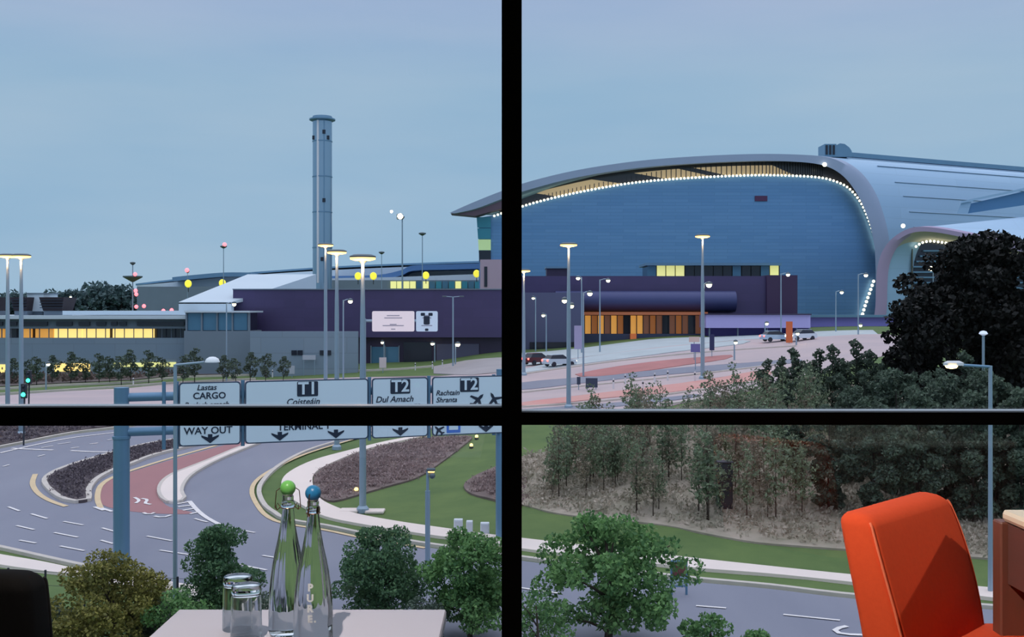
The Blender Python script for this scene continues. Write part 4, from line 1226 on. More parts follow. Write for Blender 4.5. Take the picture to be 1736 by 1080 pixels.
mk('header', MB().box(a.x + .1, c.x - .08, D - .05, D - .03, c.z - .65, c.z - .1), mat('dark_red_sign_panel', (110, 60, 60), .6), t)
for x in (a.x + .06, c.x - .03):
    mk('post', MB().tube([(x, D, ground_z(x, D)), (x, D, c.z)], .05, 8), M_gantry, t)
for zz in (c.z - .03, a.z + .35):
    mk('rail', MB().tube([(a.x + .06, D, zz), (c.x - .03, D, zz)], .04, 8), M_gantry, t)

# traffic signals at the left
for px, py, bpy_, l in ((48, 645, 690, 'green traffic signal right of the second lamp post'), (40, 669, 735, 'green traffic signal lower down beside the second lamp post')):
    D = 92 if py < 660 else 84
    q = P(px, py, D); g = GD(px, D)
    t = thing('traffic_light', g, l, 'traffic light', 'green traffic signals')
    mk('pole', MB().tube([g, (g.x, D + .2, q.z + .6)], .07, 8), M_darkpost, t)
    h = mk('housing', MB().rbox(q.x - .22, q.x + .22, D - .05, D + .25, q.z - .3, q.z + .85, .04), M_darkpost, t)
    mk('green_lens', MB().sphere((q.x, D - .06, q.z), .17, 10, 8), M_green, h, smooth=True)
    for k in (1, 2):
        mk('lens', MB().sphere((q.x, D - .04, q.z + .32 * k), .12, 10, 8), M_slot, h, smooth=True)
# speed of repeats: bollards on the verges
boll = None
for px, py in ((226, 655), (452, 641), (462, 640), (733, 626), (750, 623), (704, 628), (1040, 660), (1060, 652), (1110, 650), (1132, 646), (1090, 664), (1178, 648)):
    g = G(px, py)
    lab = 'slim pale marker post on the verge of the far roads'
    if boll is None:
        boll = thing('marker_post', g, lab, 'post', 'marker posts along the far roads')
        mk('shaft', MB().lathe([(.09, g.z), (.08, g.z + 1.0), (.05, g.z + 1.1)], (g.x, g.y, 0), 8), mat('white_post', (215, 215, 220), .6), boll)
        mk('band', MB().lathe([(.09, g.z + .75), (.09, g.z + .9)], (g.x, g.y, 0), 8), M_slot, boll)
    else:
        dup(boll, g)

# utility cabinets by the footpath
for px, w, py0, py1, l in ((777, 15, 880, 902, 'larger white utility cabinet at the path edge'), (796, 11, 883, 905, 'small white utility cabinet in the middle'), (822, 15, 886, 908, 'white utility cabinet nearest the gantry post')):
    g = G(px, py1); D = g.y
    W_ = w / FPX * D / 2; Hh = (py1 - py0) / FPX * D
    t = thing('utility_cabinet', g, l, 'cabinet', 'utility cabinets')
    mk('body', MB().rbox(g.x - W_, g.x + W_, D - .2, D + .2, g.z + .05, g.z + Hh, .03), mat('cabinet_white', (214, 220, 228), .5), t)
    mk('door', MB().box(g.x - W_ * .8, g.x + W_ * .8, D - .225, D - .2, g.z + .15, g.z + Hh * .88), mat('cabinet_door', (196, 202, 212), .5), t)
    mk('plinth', MB().box(g.x - W_ * 1.1, g.x + W_ * 1.1, D - .25, D + .25, g.z, g.z + .06), M_conc2, t)

# cars -------------------------------------------------------------
def car(px, py, yaw, body, label):
    g = G(px, py)
    t = thing('car', g, label, 'car')
    c, s = math.cos(yaw), math.sin(yaw)
    def X(x, y, z): return (g.x + x * c - y * s, g.y + x * s + y * c, g.z + .07 + z)
    prof = [(-2.1, .35), (-2.1, .85), (-1.9, 1.0), (1.0, .95), (2.0, .8), (2.15, .5), (2.1, .35)]
    mk('body', MB().loft([[X(x, y, z) for x, z in prof] for y in (-.85, .85)]), body, t, smooth=False)
    mk('cabin', MB().loft([[X(x, y * k, z) for x, z, k in ((-1.8, .98, 1), (-1.4, 1.45, .82), (.2, 1.48, .82), (1.0, .95, 1))] for y in (-.78, .78)]), M_slot, t)
    mk('roof', MB().loft([[X(x, y, z) for x, z in ((-1.42, 1.45), (.22, 1.485), (.2, 1.52), (-1.35, 1.5))] for y in (-.62, .62)]), body, t)
    for x in (-1.3, 1.35):
        for y in (-.8, .8):
            mb = MB()
            mb.loft([[X(x + .32 * math.cos(k * math.pi / 6), y + d, .32 + .32 * math.sin(k * math.pi / 6)) for k in range(12)] for d in (-.1, .1)])
            mk('wheel', mb, M_slot, t)
    for y in (-.65, .65):
        mk('tail_light', MB().sphere(X(-2.12, y, .8), .13, 8, 6), glow('tail_light_glow', (255, 90, 80), 5.0), t)
        mk('head_lamp', MB().sphere(X(2.1, y, .65), .12, 8, 6), M_whitelamp, t)
car(912, 619, math.radians(38), mat('dark_red_paint', (90, 34, 44), .3), 'dark red car with glowing tail lights beside the mullion')
car(1358, 578, math.radians(205), mat('white_car_paint', (214, 224, 236), .3), 'white car by the orange kiosk on the slip road')
car(1316, 580, math.radians(12), mat('pale_blue_paint', (170, 200, 226), .3), 'pale blue car left of the orange kiosk')
car(948, 622, math.radians(30), mat('silver_paint', (190, 206, 220), .3), 'silver car behind the mullion side lamp')

# chain link fence at lower left: posts with wires
f0 = [(-45, 985), (14, 990), (77, 998), (143, 1004), (222, 1016), (301, 1026), (380, 1040)]
fg = [GD(px, 42.5 - i * .35) for i, (px, _) in enumerate(f0)]
t = thing('wire_fence', fg[1], 'thin dark posted wire fence along the near footpath', 'fence')
for p in fg:
    mk('post', MB().tube([p, (p.x, p.y, p.z + 1.75)], .045, 8), M_darkpost, t)
for i in range(len(fg) - 1):
    for hh in (.15, .65, 1.15, 1.68):
        mk('wire', MB().tube([fg[i] + Vector((0, 0, hh)), fg[i + 1] + Vector((0, 0, hh))], .008, 4), M_darkpost, t)
# low white wall behind the hedge at right
a, c = GD(1636, 84), GD(1790, 80)
mk('garden_wall', MB().loft([[(p.x, p.y, P(0, yb, p.y).z), (p.x, p.y, P(0, yt, p.y).z), (p.x, p.y + .4, P(0, yt, p.y).z), (p.x, p.y + .4, P(0, yb, p.y).z)] for p, yt, yb in ((GD(1562, 86), 632, 700), (GD(1575, 86), 625, 700), (GD(1690, 83), 625, 700), (GD(1800, 80), 627, 700))]), mat('pale_wall_render', (182, 180, 186), .8, var=.3, vscale=.3), None, 'low pale rendered wall behind the hedge below the dark tree', 'wall')

# added glowing spots imitating lamp reflections in the window glass
for px, py, l in ((719, 743, 'small glowing reflection spot beside the top of the brown bed'), (808, 745, 'small glowing reflection spot far up the lawn near the mullion'), (799, 760, 'small glowing reflection spot just below the farthest one'), (604, 836, 'small glowing reflection spot left of the lawn lamp pole')):
    g = G(px, py)
    t = thing('reflection_spot', g, l, 'reflection spot', 'reflection spots over the lawn')
    mk('base', MB().lathe([(.16, g.z), (.16, g.z + .12), (.1, g.z + .16)], (g.x, g.y, 0), 12), M_darkpost, t)
    mk('lens', MB().sphere((g.x, g.y, g.z + .24), .13, 10, 8), glow('reflection_spot_glow', (255, 224, 120), 3.5), t, smooth=True)
# added teal block imitating a dark reflection in the window pane
g = G(1228, 862); D = g.y
t = thing('reflection_block', g, 'tall dark teal block imitating a pane reflection among the saplings', 'cabinet')
W_ = 12.5 / FPX * D; Hh = 78 / FPX * D
mk('body', MB().rbox(g.x - W_, g.x + W_, D - .35, D + .35, g.z, g.z + Hh, .04), mat('dark_teal_reflection', (36, 56, 64), .5, var=.2, vscale=1), t)
mk('door', MB().box(g.x - W_ * .85, g.x + W_ * .85, D - .38, D - .35, g.z + .15, g.z + Hh * .95), mat('dark_teal_reflection_front', (32, 50, 58), .5), t)  # front sheet of the added block, no real door
mk('cap', MB().rbox(g.x - W_ * 1.08, g.x + W_ * 1.08, D - .4, D + .4, g.z + Hh, g.z + Hh + .08, .02), M_darkpost, t)
# ================================================================== PLANTS
def leaf_mat(name, a, b_, trans=.25, rough=.6, nscale=.5):
    if name in MATS: return MATS[name]
    m = mat(name, a, rough, trans=trans, spec=.3)
    t = m.node_tree
    bs = t.nodes['Principled BSDF']
    ge = t.nodes.new('ShaderNodeNewGeometry')
    tcn = t.nodes.new('ShaderNodeTexCoord')
    nz_ = t.nodes.new('ShaderNodeTexNoise'); nz_.inputs['Scale'].default_value = nscale; nz_.inputs['Detail'].default_value = 3
    t.links.new(tcn.outputs['Object'], nz_.inputs['Vector'])
    mx = t.nodes.new('ShaderNodeMath'); mx.operation = 'MULTIPLY_ADD'; mx.inputs[1].default_value = .5
    t.links.new(ge.outputs['Random Per Island'], mx.inputs[0])
    m2 = t.nodes.new('ShaderNodeMath'); m2.operation = 'MULTIPLY'; m2.inputs[1].default_value = .6
    t.links.new(nz_.outputs['Fac'], m2.inputs[0])
    t.links.new(m2.outputs[0], mx.inputs[2])
    r = t.nodes.new('ShaderNodeValToRGB')
    r.color_ramp.elements[0].position = .25; r.color_ramp.elements[0].color = (*s2l(b_), 1)
    r.color_ramp.elements[1].position = .85; r.color_ramp.elements[1].color = (*s2l(a), 1)
    t.links.new(mx.outputs[0], r.inputs[0])
    t.links.new(r.outputs[0], bs.inputs['Base Color'])
    for nd in t.nodes:
        if nd.type == 'BSDF_TRANSLUCENT':
            t.links.new(r.outputs[0], nd.inputs[0])
    return m

def quads_mesh(name, c, size, m, flat=0.0, asp=.55, up=0.0):
    """a mesh of small pointed leaves at the points c"""
    n = len(c)
    d = rng.normal(size=(n, 3)); d[:, 2] = d[:, 2] * (1 - flat) + up
    d /= np.linalg.norm(d, axis=1)[:, None]
    e = rng.normal(size=(n, 3))
    e -= d * np.sum(d * e, axis=1)[:, None]
    e /= np.linalg.norm(e, axis=1)[:, None]
    s = size * rng.uniform(.6, 1.35, size=(n, 1))
    v = np.empty((n, 4, 3))
    v[:, 0] = c - d * s * .5
    v[:, 1] = c + e * s * .5 * asp
    v[:, 2] = c + d * s * .5
    v[:, 3] = c - e * s * .5 * asp
    me = bpy.data.meshes.new(name)
    me.vertices.add(4 * n); me.loops.add(4 * n); me.polygons.add(n)
    me.vertices.foreach_set('co', v.reshape(-1))
    me.loops.foreach_set('vertex_index', np.arange(4 * n, dtype=np.int32))
    me.polygons.foreach_set('loop_start', np.arange(0, 4 * n, 4, dtype=np.int32))
    me.polygons.foreach_set('loop_total', np.full(n, 4, dtype=np.int32))
    me.materials.append(m)
    me.update(calc_edges=True)
    return me

def put_mesh(name, me, parent):
    o = bpy.data.objects.new(name, me)
    COL.objects.link(o)
    o.parent = parent
    ORG[o.name] = wloc(parent)
    return o

M_bark = mat('bark', (78, 66, 58), .9, var=.5, vscale=6, bump=.4)
M_barkd = mat('dark_bark', (46, 40, 38), .9, var=.5, vscale=6)

def crown_points(n, h, w, trunk, shape, nb, blob):
    """points in clustered blobs filling a crown of height h and width w above a bare trunk"""
    P_ = []
    H = h - trunk
    for i in range(nb):
        t = (i + .5) / nb
        if shape == 'round':
            zz = t; rad = math.sin(math.pi * min(max(.12 + .80 * t, 0), 1)) ** .7
        elif shape == 'cone':
            zz = t; rad = (1 - t) ** .8 * .95 + .04
        elif shape == 'column':
            zz = t; rad = .5 + .5 * math.sin(math.pi * t) if t < .8 else .35
        else:   # wild: uneven outline
            zz = t; rad = math.sin(math.pi * (.10 + .84 * t)) ** .55 * (.75 + .4 * random.random())
        a = random.random() * 6.283 + i * 2.4
        q = math.sqrt(random.random()) * .86
        c = np.array([w / 2 * rad * q * math.cos(a), w / 2 * rad * q * math.sin(a), trunk + H * zz])
        P_.append((c, blob * w * (.6 + .6 * random.random()) * (.55 + .45 * rad)))
    wts = np.array([b[1] ** 2 for b in P_]); wts /= wts.sum()
    idx = rng.choice(len(P_), n, p=wts)
    cs = np.array([b[0] for b in P_])[idx]; rs = np.array([b[1] for b in P_])[idx]
    d = rng.normal(size=(n, 3)); d /= np.linalg.norm(d, axis=1)[:, None]
    rr = rs * rng.uniform(.35, 1.0, n) ** .5
    pts = cs + d * rr[:, None] * np.array([1, 1, .72])
    pts[:, 2] = np.maximum(pts[:, 2], trunk * .5)
    return pts, [b[0] for b in P_]

def tree(base, h, w, n, leaf, m, label, cat='tree', name='tree', trunk=.25, shape='round', nb=40, blob=.2, group=None, bark=None, limbs=6, asp=.6, tr=None):
    t = thing(name, base, label, cat, group)
    pts, cs = crown_points(n, h, w, trunk * h, shape, nb, blob)
    put_mesh('foliage', quads_mesh('foliage', pts, leaf, m, asp=asp), t)
    b0 = Vector(base)
    r0 = tr or max(.035, w * .028)
    mk('trunk', MB().tube([b0 + Vector((0, 0, -.15)), b0 + Vector((.02 * w, 0, h * .35)), b0 + Vector((-.01 * w, .01 * w, h * .85))], r0, 7, True, r0 * .3), bark or M_bark, t, smooth=True)
    for k in range(limbs):
        c = cs[int((k + .5) * len(cs) / limbs)]
        zz = max(trunk * h * .7, c[2] * .6)
        mk('branch', MB().tube([b0 + Vector((0, 0, zz)), b0 + Vector((c[0] * .5, c[1] * .5, (zz + c[2]) / 2 + .05)), b0 + Vector(c)], r0 * .45, 5, True, r0 * .12), bark or M_bark, t, smooth=True)
    return t

# trees just below the window
Lg = leaf_mat('leaf_green', (138, 180, 112), (66, 106, 68), .35)
Lg2 = leaf_mat('leaf_deep_green', (112, 148, 104), (60, 92, 70), .35)
Ly = leaf_mat('leaf_olive_yellow', (164, 156, 84), (92, 96, 52))
def near(px, D): return GD(px, D)
tree(near(1030, 38), 4.5, 6.1, 11500, .19, Lg, 'broad bright green tree in the middle below the window, right of the mullion', trunk=.16, shape='wild', nb=95, blob=.10, limbs=10)
tree(near(190, 38), 2.95, 4.3, 13000, .14, Ly, 'olive yellow leaved tree at the lower left beside the black chair', trunk=.12, shape='round', nb=46, blob=.16)
tree(near(378, 41), 3.55, 3.3, 12000, .14, Lg2, 'pointed green tree rising behind the drinking glasses', trunk=.1, shape='round', nb=60, blob=.17)
tree(near(643, 40.5), 3.4, 4.1, 14000, .14, Lg2, 'dark rounded green tree right of the bottles', trunk=.15, shape='round', nb=46, blob=.17)
tree(near(796, 38.5), 3.8, 3.8, 14000, .15, Lg, 'lighter green tree against the left side of the mullion', trunk=.15, shape='wild', nb=46, blob=.17)
for px, D, h, w, l in ((112, 36, 1.5, 2.2, 'low grey green shrub under the olive tree'), (300, 37.5, 1.9, 2.4, 'low leafy shrub right of the olive tree'), (910, 36, 2.4, 2.6, 'low leafy shrub against the right side of the mullion'),
                       (1205, 36.2, 1.5, 2.0, 'low pale shrub at the bottom, right of the broad tree'), (1280, 35.5, 1.15, 1.8, 'lowest pale shrub at the bottom edge'), (500, 37, 1.3, 2.4, 'low shrub hidden behind the table')):
    tree(near(px, D), h, w, 2200, .14, Ly if px < 120 else Lg, l, 'shrub', 'shrub', trunk=.05, shape='wild', nb=22, blob=.2, limbs=4)
Lgg = leaf_mat('leaf_grey_green', (120, 136, 120), (70, 86, 74))
for px, D, h, w, l in ((30, 37.5, 1.3, 2.4, 'grey green bush between the black chair and the wire fence'), (95, 39.5, 1.0, 1.8, 'small grey green bush at the foot of the wire fence'), (265, 39.5, 1.2, 2.0, 'grey green bush behind the olive tree'), (470, 39, 1.7, 2.6, 'grey green bush between pointed tree and bottles'), (720, 38, 1.6, 2.2, 'grey green bush between the two round trees')):
    tree(near(px, D), h, w, 3000, .12, Lgg, l, 'bush', 'bush', trunk=.05, shape='wild', nb=22, blob=.2, limbs=4)

# dark trees and hedge on the right bank
Ldk = leaf_mat('leaf_backlit_dark', (20, 23, 21), (10, 12, 11), .03)  # near-black leaf colour holds the shade of backlit crowns
Lhd = leaf_mat('leaf_hedge_dark', (108, 126, 106), (58, 72, 66), .3)
Lsp = leaf_mat('leaf_sapling_green', (150, 166, 132), (90, 106, 88), .35)
Lsb = leaf_mat('leaf_sapling_brown', (166, 154, 134), (112, 108, 94), .35)
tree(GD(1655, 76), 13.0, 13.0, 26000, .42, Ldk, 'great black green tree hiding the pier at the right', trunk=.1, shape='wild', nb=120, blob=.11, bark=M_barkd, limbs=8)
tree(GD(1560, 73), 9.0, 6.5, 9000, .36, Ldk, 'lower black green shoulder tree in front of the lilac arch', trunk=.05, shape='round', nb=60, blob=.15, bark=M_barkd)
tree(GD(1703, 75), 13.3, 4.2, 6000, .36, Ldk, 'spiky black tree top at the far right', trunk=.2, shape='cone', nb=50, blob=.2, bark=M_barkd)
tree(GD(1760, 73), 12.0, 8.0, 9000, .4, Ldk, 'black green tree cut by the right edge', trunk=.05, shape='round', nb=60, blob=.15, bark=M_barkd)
# hedge trees: two prototypes, copied
protoH = tree(GD(1300, 80), 4.3, 1.45, 2000, .2, Lhd, 'small dark conifer standing on the bank above the slip road', 'tree', 'conifer', .06, 'column', 18, .30, 'dark conifers along the top of the bank', M_barkd, 2)
hspots = [(1322, 79, 1.05), (1348, 78, 1.2), (1368, 76, .95), (1390, 79, 1.15), (1412, 77, 1.25), (1434, 76, 1.0), (1452, 78, 1.3), (1476, 75, 1.2), (1498, 74, 1.1), (1520, 72, 1.0), (1340, 73, .8), (1380, 72, .9), (1425, 71, .95), (1465, 71, 1.0), (1505, 70, .9), (1545, 70, 1.0), (1585, 70, .9), (1290, 72, .55), (1636, 69, 1.35), (1250, 78, .45), (1225, 79, .35), (1610, 68, .6), (1660, 67, .6), (1710, 67, .6)]
for i, (px, D, s) in enumerate(hspots):
    dup(protoH, GD(px, D), random.random() * 6, s)
# tall dark trees in the middle of the bank, seen through the lower right pane
protoD = tree(GD(1520, 59), 6.9, 3.4, 9000, .23, Lhd, 'tall dark tree in the belt behind the orange chair', 'tree', 'bank_tree', .06, 'round', 60, .15, 'dark tree belt on the right bank', M_barkd, 3)
for px, D, s_ in ((1352, 62, .55), (1405, 57, .8), (1442, 61, .78), (1480, 55.5, .92), (1556, 55.5, 1.0), (1602, 58, 1.0), (1648, 55.5, .98), (1690, 58, 1.0), (1730, 55.5, 1.0), (1780, 57, 1.0), (1580, 63, .85), (1660, 63, .85), (1500, 64, .8)):
    dup(protoD, GD(px, D), random.random() * 6, s_)
# thin saplings over the bank
protoS = tree(GD(960, 64), 3.8, 1.25, 420, .18, Lsp, 'thin green sapling planted on the leaf littered bank', 'tree', 'sapling', .22, 'column', 14, .32, 'saplings on the bank', M_bark, 4, .6, .035)
protoT = tree(GD(1000, 64), 3.5, 1.35, 380, .18, Lsb, 'thin brown leaved sapling planted on the leaf littered bank', 'tree', 'sapling', .2, 'column', 14, .32, 'saplings on the bank', M_bark, 4, .6, .035)
srng = random.Random(5)
for i in range(120):
    px = srng.uniform(935, 1395)
    D = srng.uniform(55.5, 76)
    if D < 62 and px < 1060: D += 6
    pr_ = protoS if srng.random() < .68 else protoT
    dup(pr_, GD(px, D), srng.random() * 6, srng.uniform(.7, 1.25))
t = tree(GD(1184, 56.5), 3.6, 1.3, 420, .17, Lsp, 'single sapling standing forward of the bank planting', 'tree', 'sapling', .3, 'column', 14, .32, 'saplings on the bank', M_bark, 4, .6, .05)
# saplings and shrubs before the service building
protoW = tree(GD(20, 138), 3.2, 1.9, 700, .24, Lhd, 'young dark sapling in the row before the grey service building', 'tree', 'sapling', .25, 'round', 14, .25, 'saplings before the service building', M_barkd, 3, .6, .05)
for px, D, s in ((46, 140, .9), (62, 136, 1.1), (88, 139, 1.1), (120, 138, 1.25), (145, 140, .95), (168, 137, 1.2), (186, 139, 1.05), (206, 136, 1.1), (222, 139, 1.3), (252, 138, 1.3), (275, 139, 1.0), (310, 137, 1.1), (330, 139, 1.35), (378, 138, 1.1), (400, 137, 1.0), (424, 139, 1.2), (450, 138, 1.15), (480, 140, 1.0), (-20, 138, 1.1)):
    dup(protoW, GD(px, D), random.random() * 6, s)
# far treeline
Lfar = leaf_mat('leaf_far_haze', (96, 120, 120), (70, 92, 98), .2)  # lightened bluish leaf colour stands in for distance haze
protoF = tree(GD(112, 430), 12, 15, 1500, 1.5, Lfar, 'hazy round tree in the far treeline beyond the service building', 'tree', 'far_tree', .05, 'round', 26, .2, 'far treeline', M_barkd, 2)
for px, D, s in ((70, 440, .9), (90, 425, 1.0), (136, 435, 1.05), (160, 428, 1.2), (182, 436, 1.25), (205, 430, 1.15), (228, 440, 1.0), (252, 432, .95), (276, 438, 1.0), (298, 434, .9), (50, 432, .9), (25, 438, 1.0), (0, 430, .9), (320, 440, .9)):
    dup(protoF, GD(px, D), random.random() * 6, s)

# ground planting nobody could count
def in_poly(x, y, poly):
    c = False; j = len(poly) - 1
    for i in range(len(poly)):
        if (poly[i][1] > y) != (poly[j][1] > y) and x < (poly[j][0] - poly[i][0]) * (y - poly[i][1]) / (poly[j][1] - poly[i][1]) + poly[i][0]:
            c = not c
        j = i
    return c
def scatter(pix, n, size, m, name, label, cat, hgt=.2, up=1.2, rows=0.0, per=6, spread=.22, dz=.1, edge=.55):
    gp = GP(pix, 3)
    cx_ = sum(p[0] for p in gp) / len(gp); cy_ = sum(p[1] for p in gp) / len(gp)
    gp_in = [(cx_ + (p[0] - cx_) * .5, cy_ + (p[1] - cy_) * .5) for p in gp]
    def clear(x, y):
        return all((x - p[0]) ** 2 + (y - p[1]) ** 2 > edge * edge for p in gp)
    xs = [p[0] for p in gp]; ys = [p[1] for p in gp]
    r_ = random.Random(3); pts = []
    tries = 0
    while len(pts) < n and tries < n * 30:
        tries += 1
        x, y = r_.uniform(min(xs), max(xs)), r_.uniform(min(ys), max(ys))
        if rows:
            y = round(y / rows) * rows + r_.uniform(-.1, .1)
        if in_poly(x, y, gp) and clear(x, y):
            pts.append((x, y, ground_z(x, y) + dz + hgt * .4))
    c = np.repeat(np.array(pts), per, axis=0)
    c = c + rng.normal(size=c.shape) * np.array([spread, spread, hgt * .35])
    org = Vector((float(c[:, 0].mean()), float(c[:, 1].mean()), float(c[:, 2].min())))
    me = quads_mesh(name, c - np.array(org), size, m, up=up, asp=.5)
    o = bpy.data.objects.new(name, me); COL.objects.link(o); o.location = org
    ORG[o.name] = org
    return tag(o, label, cat, kind='stuff')
Mh = leaf_mat('heather_sprigs', (182, 160, 158), (130, 116, 116), .3)
Mhd = leaf_mat('dark_bark_sprigs', (126, 116, 124), (86, 78, 86), .2)
Ms = leaf_mat('straw_sprigs', (200, 188, 174), (140, 138, 120), .3)
scatter([(531, 819), (540, 802), (574, 784), (626, 765), (715, 746), (800, 742), (782, 760), (740, 792), (705, 813), (660, 826), (612, 840), (566, 852), (541, 843)], 2200, .2, Mh, 'heather', 'brown rows of low heather in the bed beside the curved path', 'heather', rows=1.1)
scatter([(786, 826), (800, 812), (830, 798), (884, 784), (884, 862), (840, 850), (800, 840)], 420, .2, Mh, 'heather', 'small brown heather patch near the mullion', 'heather', rows=1.1)
scatter([(-60, 641), (0, 640), (111, 640), (222, 639), (305, 633), (433, 629), (590, 625), (590, 627), (433, 633), (305, 636), (222, 643), (111, 648), (0, 654), (-60, 658)], 900, .5, leaf_mat('brown_shrub_sprigs', (136, 118, 112), (84, 80, 72), .2), 'low_shrubs', 'brown low shrubs in the bed before the service building', 'ground cover', hgt=.7, edge=.2)
scatter(MED1, 900, .22, Mhd, 'ground_cover', 'dark bark and low planting on the median', 'ground cover', hgt=.12, dz=.24)
scatter([(-60, 772), (0, 758), (122, 734), (196, 725), (300, 709), (100, 708), (-60, 712)], 900, .26, Mhd, 'ground_cover', 'dark low planting in the bed behind the left road', 'ground cover', hgt=.12, dz=.2)
scatter([(885, 776), (950, 762), (1060, 722), (1300, 670), (1736, 660), (1800, 940), (1560, 935), (1448, 930), (1280, 918), (1120, 890), (940, 870), (885, 856)], 9000, .26, Ms, 'undergrowth', 'straw coloured undergrowth and leaf litter over the right bank', 'undergrowth', hgt=.3)

ORD = ['leftmost', 'second', 'third', 'fourth', 'fifth', 'sixth', 'seventh', 'eighth', 'ninth', 'tenth', 'eleventh', 'twelfth', 'thirteenth', 'fourteenth', 'fifteenth', 'sixteenth', 'seventeenth', 'eighteenth', 'nineteenth', 'twentieth', 'twenty-first', 'twenty-second', 'twenty-third', 'twenty-fourth', 'twenty-fifth', 'twenty-sixth']
def number_from_left(group, text):
    """each of a row is told apart by its place in it"""
    q = sorted([o for o in COL.objects if o.get('group') == group and o.parent is None], key=lambda o: o.location.x / o.location.y)
    for i, o in enumerate(q):
        o['label'] = text % (ORD[i] if i == 0 else ('rightmost' if i == len(q) - 1 else ORD[i] + ' from the left'))
number_from_left('marker posts along the far roads', 'slim pale marker post, %s, on the far road verges')
number_from_left('dark conifers along the top of the bank', 'small dark conifer, %s, on the bank above the slip road')
number_from_left('saplings before the service building', 'young dark sapling, %s, before the grey service building')
number_from_left('far treeline', 'round tree, %s, in the far treeline')
number_from_left('dark tree belt on the right bank', 'tall dark tree, %s, in the belt behind the orange chair')
# ================================================================== THINGS IN THE ROOM
# track spotlight on the ceiling, the lamp that lights the chair and desk
def spotlight(loc, aim, power, label, cone=50):
    t = thing('ceiling_spotlight', loc, label, 'spotlight')
    L = Vector(loc); d = (Vector(aim) - L).normalized()
    if L.z > 2:
        mk('mount', MB().lathe([(.05, 2.78), (.05, 2.7999)], (L.x, L.y, 0), 16), M_black, t)
        mk('stem', MB().tube([(L.x, L.y, 2.79), (L.x, L.y, L.z)], .012, 8), M_black, t)
    else:
        mk('mount', MB().box(RX1 - .02, RX1 - .0005, L.y - .05, L.y + .05, L.z - .05, L.z + .05), M_black, t)
        mk('stem', MB().tube([(RX1 - .01, L.y, L.z), (L.x, L.y, L.z)], .012, 8), M_black, t)
    # open snoot with the lens set deep inside
    up = d.cross(Vector((0, 0, 1))).normalized(); vp = up.cross(d)
    ring = lambda k, r: [tuple(L + d * k + up * (r * math.cos(j * math.pi / 8)) + vp * (r * math.sin(j * math.pi / 8))) for j in range(16)]
    mk('housing', MB().loft([ring(-.06, .004), ring(-.06, .05), ring(.15, .05), ring(.15, .046), ring(-.02, .046), ring(-.02, .004)]), M_black, t, smooth='auto')
    mk('lens', MB().loft([ring(-.015, .035), ring(-.010, .035)]), glow('spot_lens', (255, 236, 205), 4.0), t)
    ld = bpy.data.lights.new('spot', 'SPOT')
    ld.energy = power; ld.color = (1.0, .92, .86); ld.spot_size = math.radians(cone); ld.spot_blend = .4; ld.shadow_soft_size = .02
    o = bpy.data.objects.new('spot', ld); COL.objects.link(o)
    o.parent = t
    o.location = d * .02
    o.rotation_euler = d.to_track_quat('-Z', 'Y').to_euler()
    return t
spotlight((-.75, 1.25, 2.62), (.78, 2.42, .72), 280, 'black ceiling spotlight aimed at the orange chair', 18)
spotlight((-.50, .75, 2.62), (-.40, 1.80, .72), 140, 'black fill spotlight added above the small table', 34)  # unseen fill lamp added to brighten table, stoppers and print
spotlight((2.42, 1.95, 1.52), (1.00, 2.36, .70), 24, 'black wall spotlight over the desk', 34)

# ---------- small table
M_table = mat('pale_laminate', (222, 214, 222), .32, var=.12, vscale=1.5, stretch=(.3, 3, 1), rgb2=(204, 194, 204))
TZ = .66
t = thing('side_table', (-.39, 1.62, 0), 'small pale laminate table carrying the bottles and glasses', 'table')
mk('table_top', MB().rbox(-.645, -.127, 1.22, 2.055, TZ - .025, TZ, .004), M_table, t)
mk('pedestal', MB().lathe([(.035, .03), (.035, TZ - .03), (.09, TZ - .025)], (-.39, 1.62, 0), 20), M_black, t, smooth='auto')
mk('base', MB().lathe([(.22, 0), (.22, .012), (.05, .03)], (-.39, 1.62, 0), 28), M_black, t, smooth='auto')

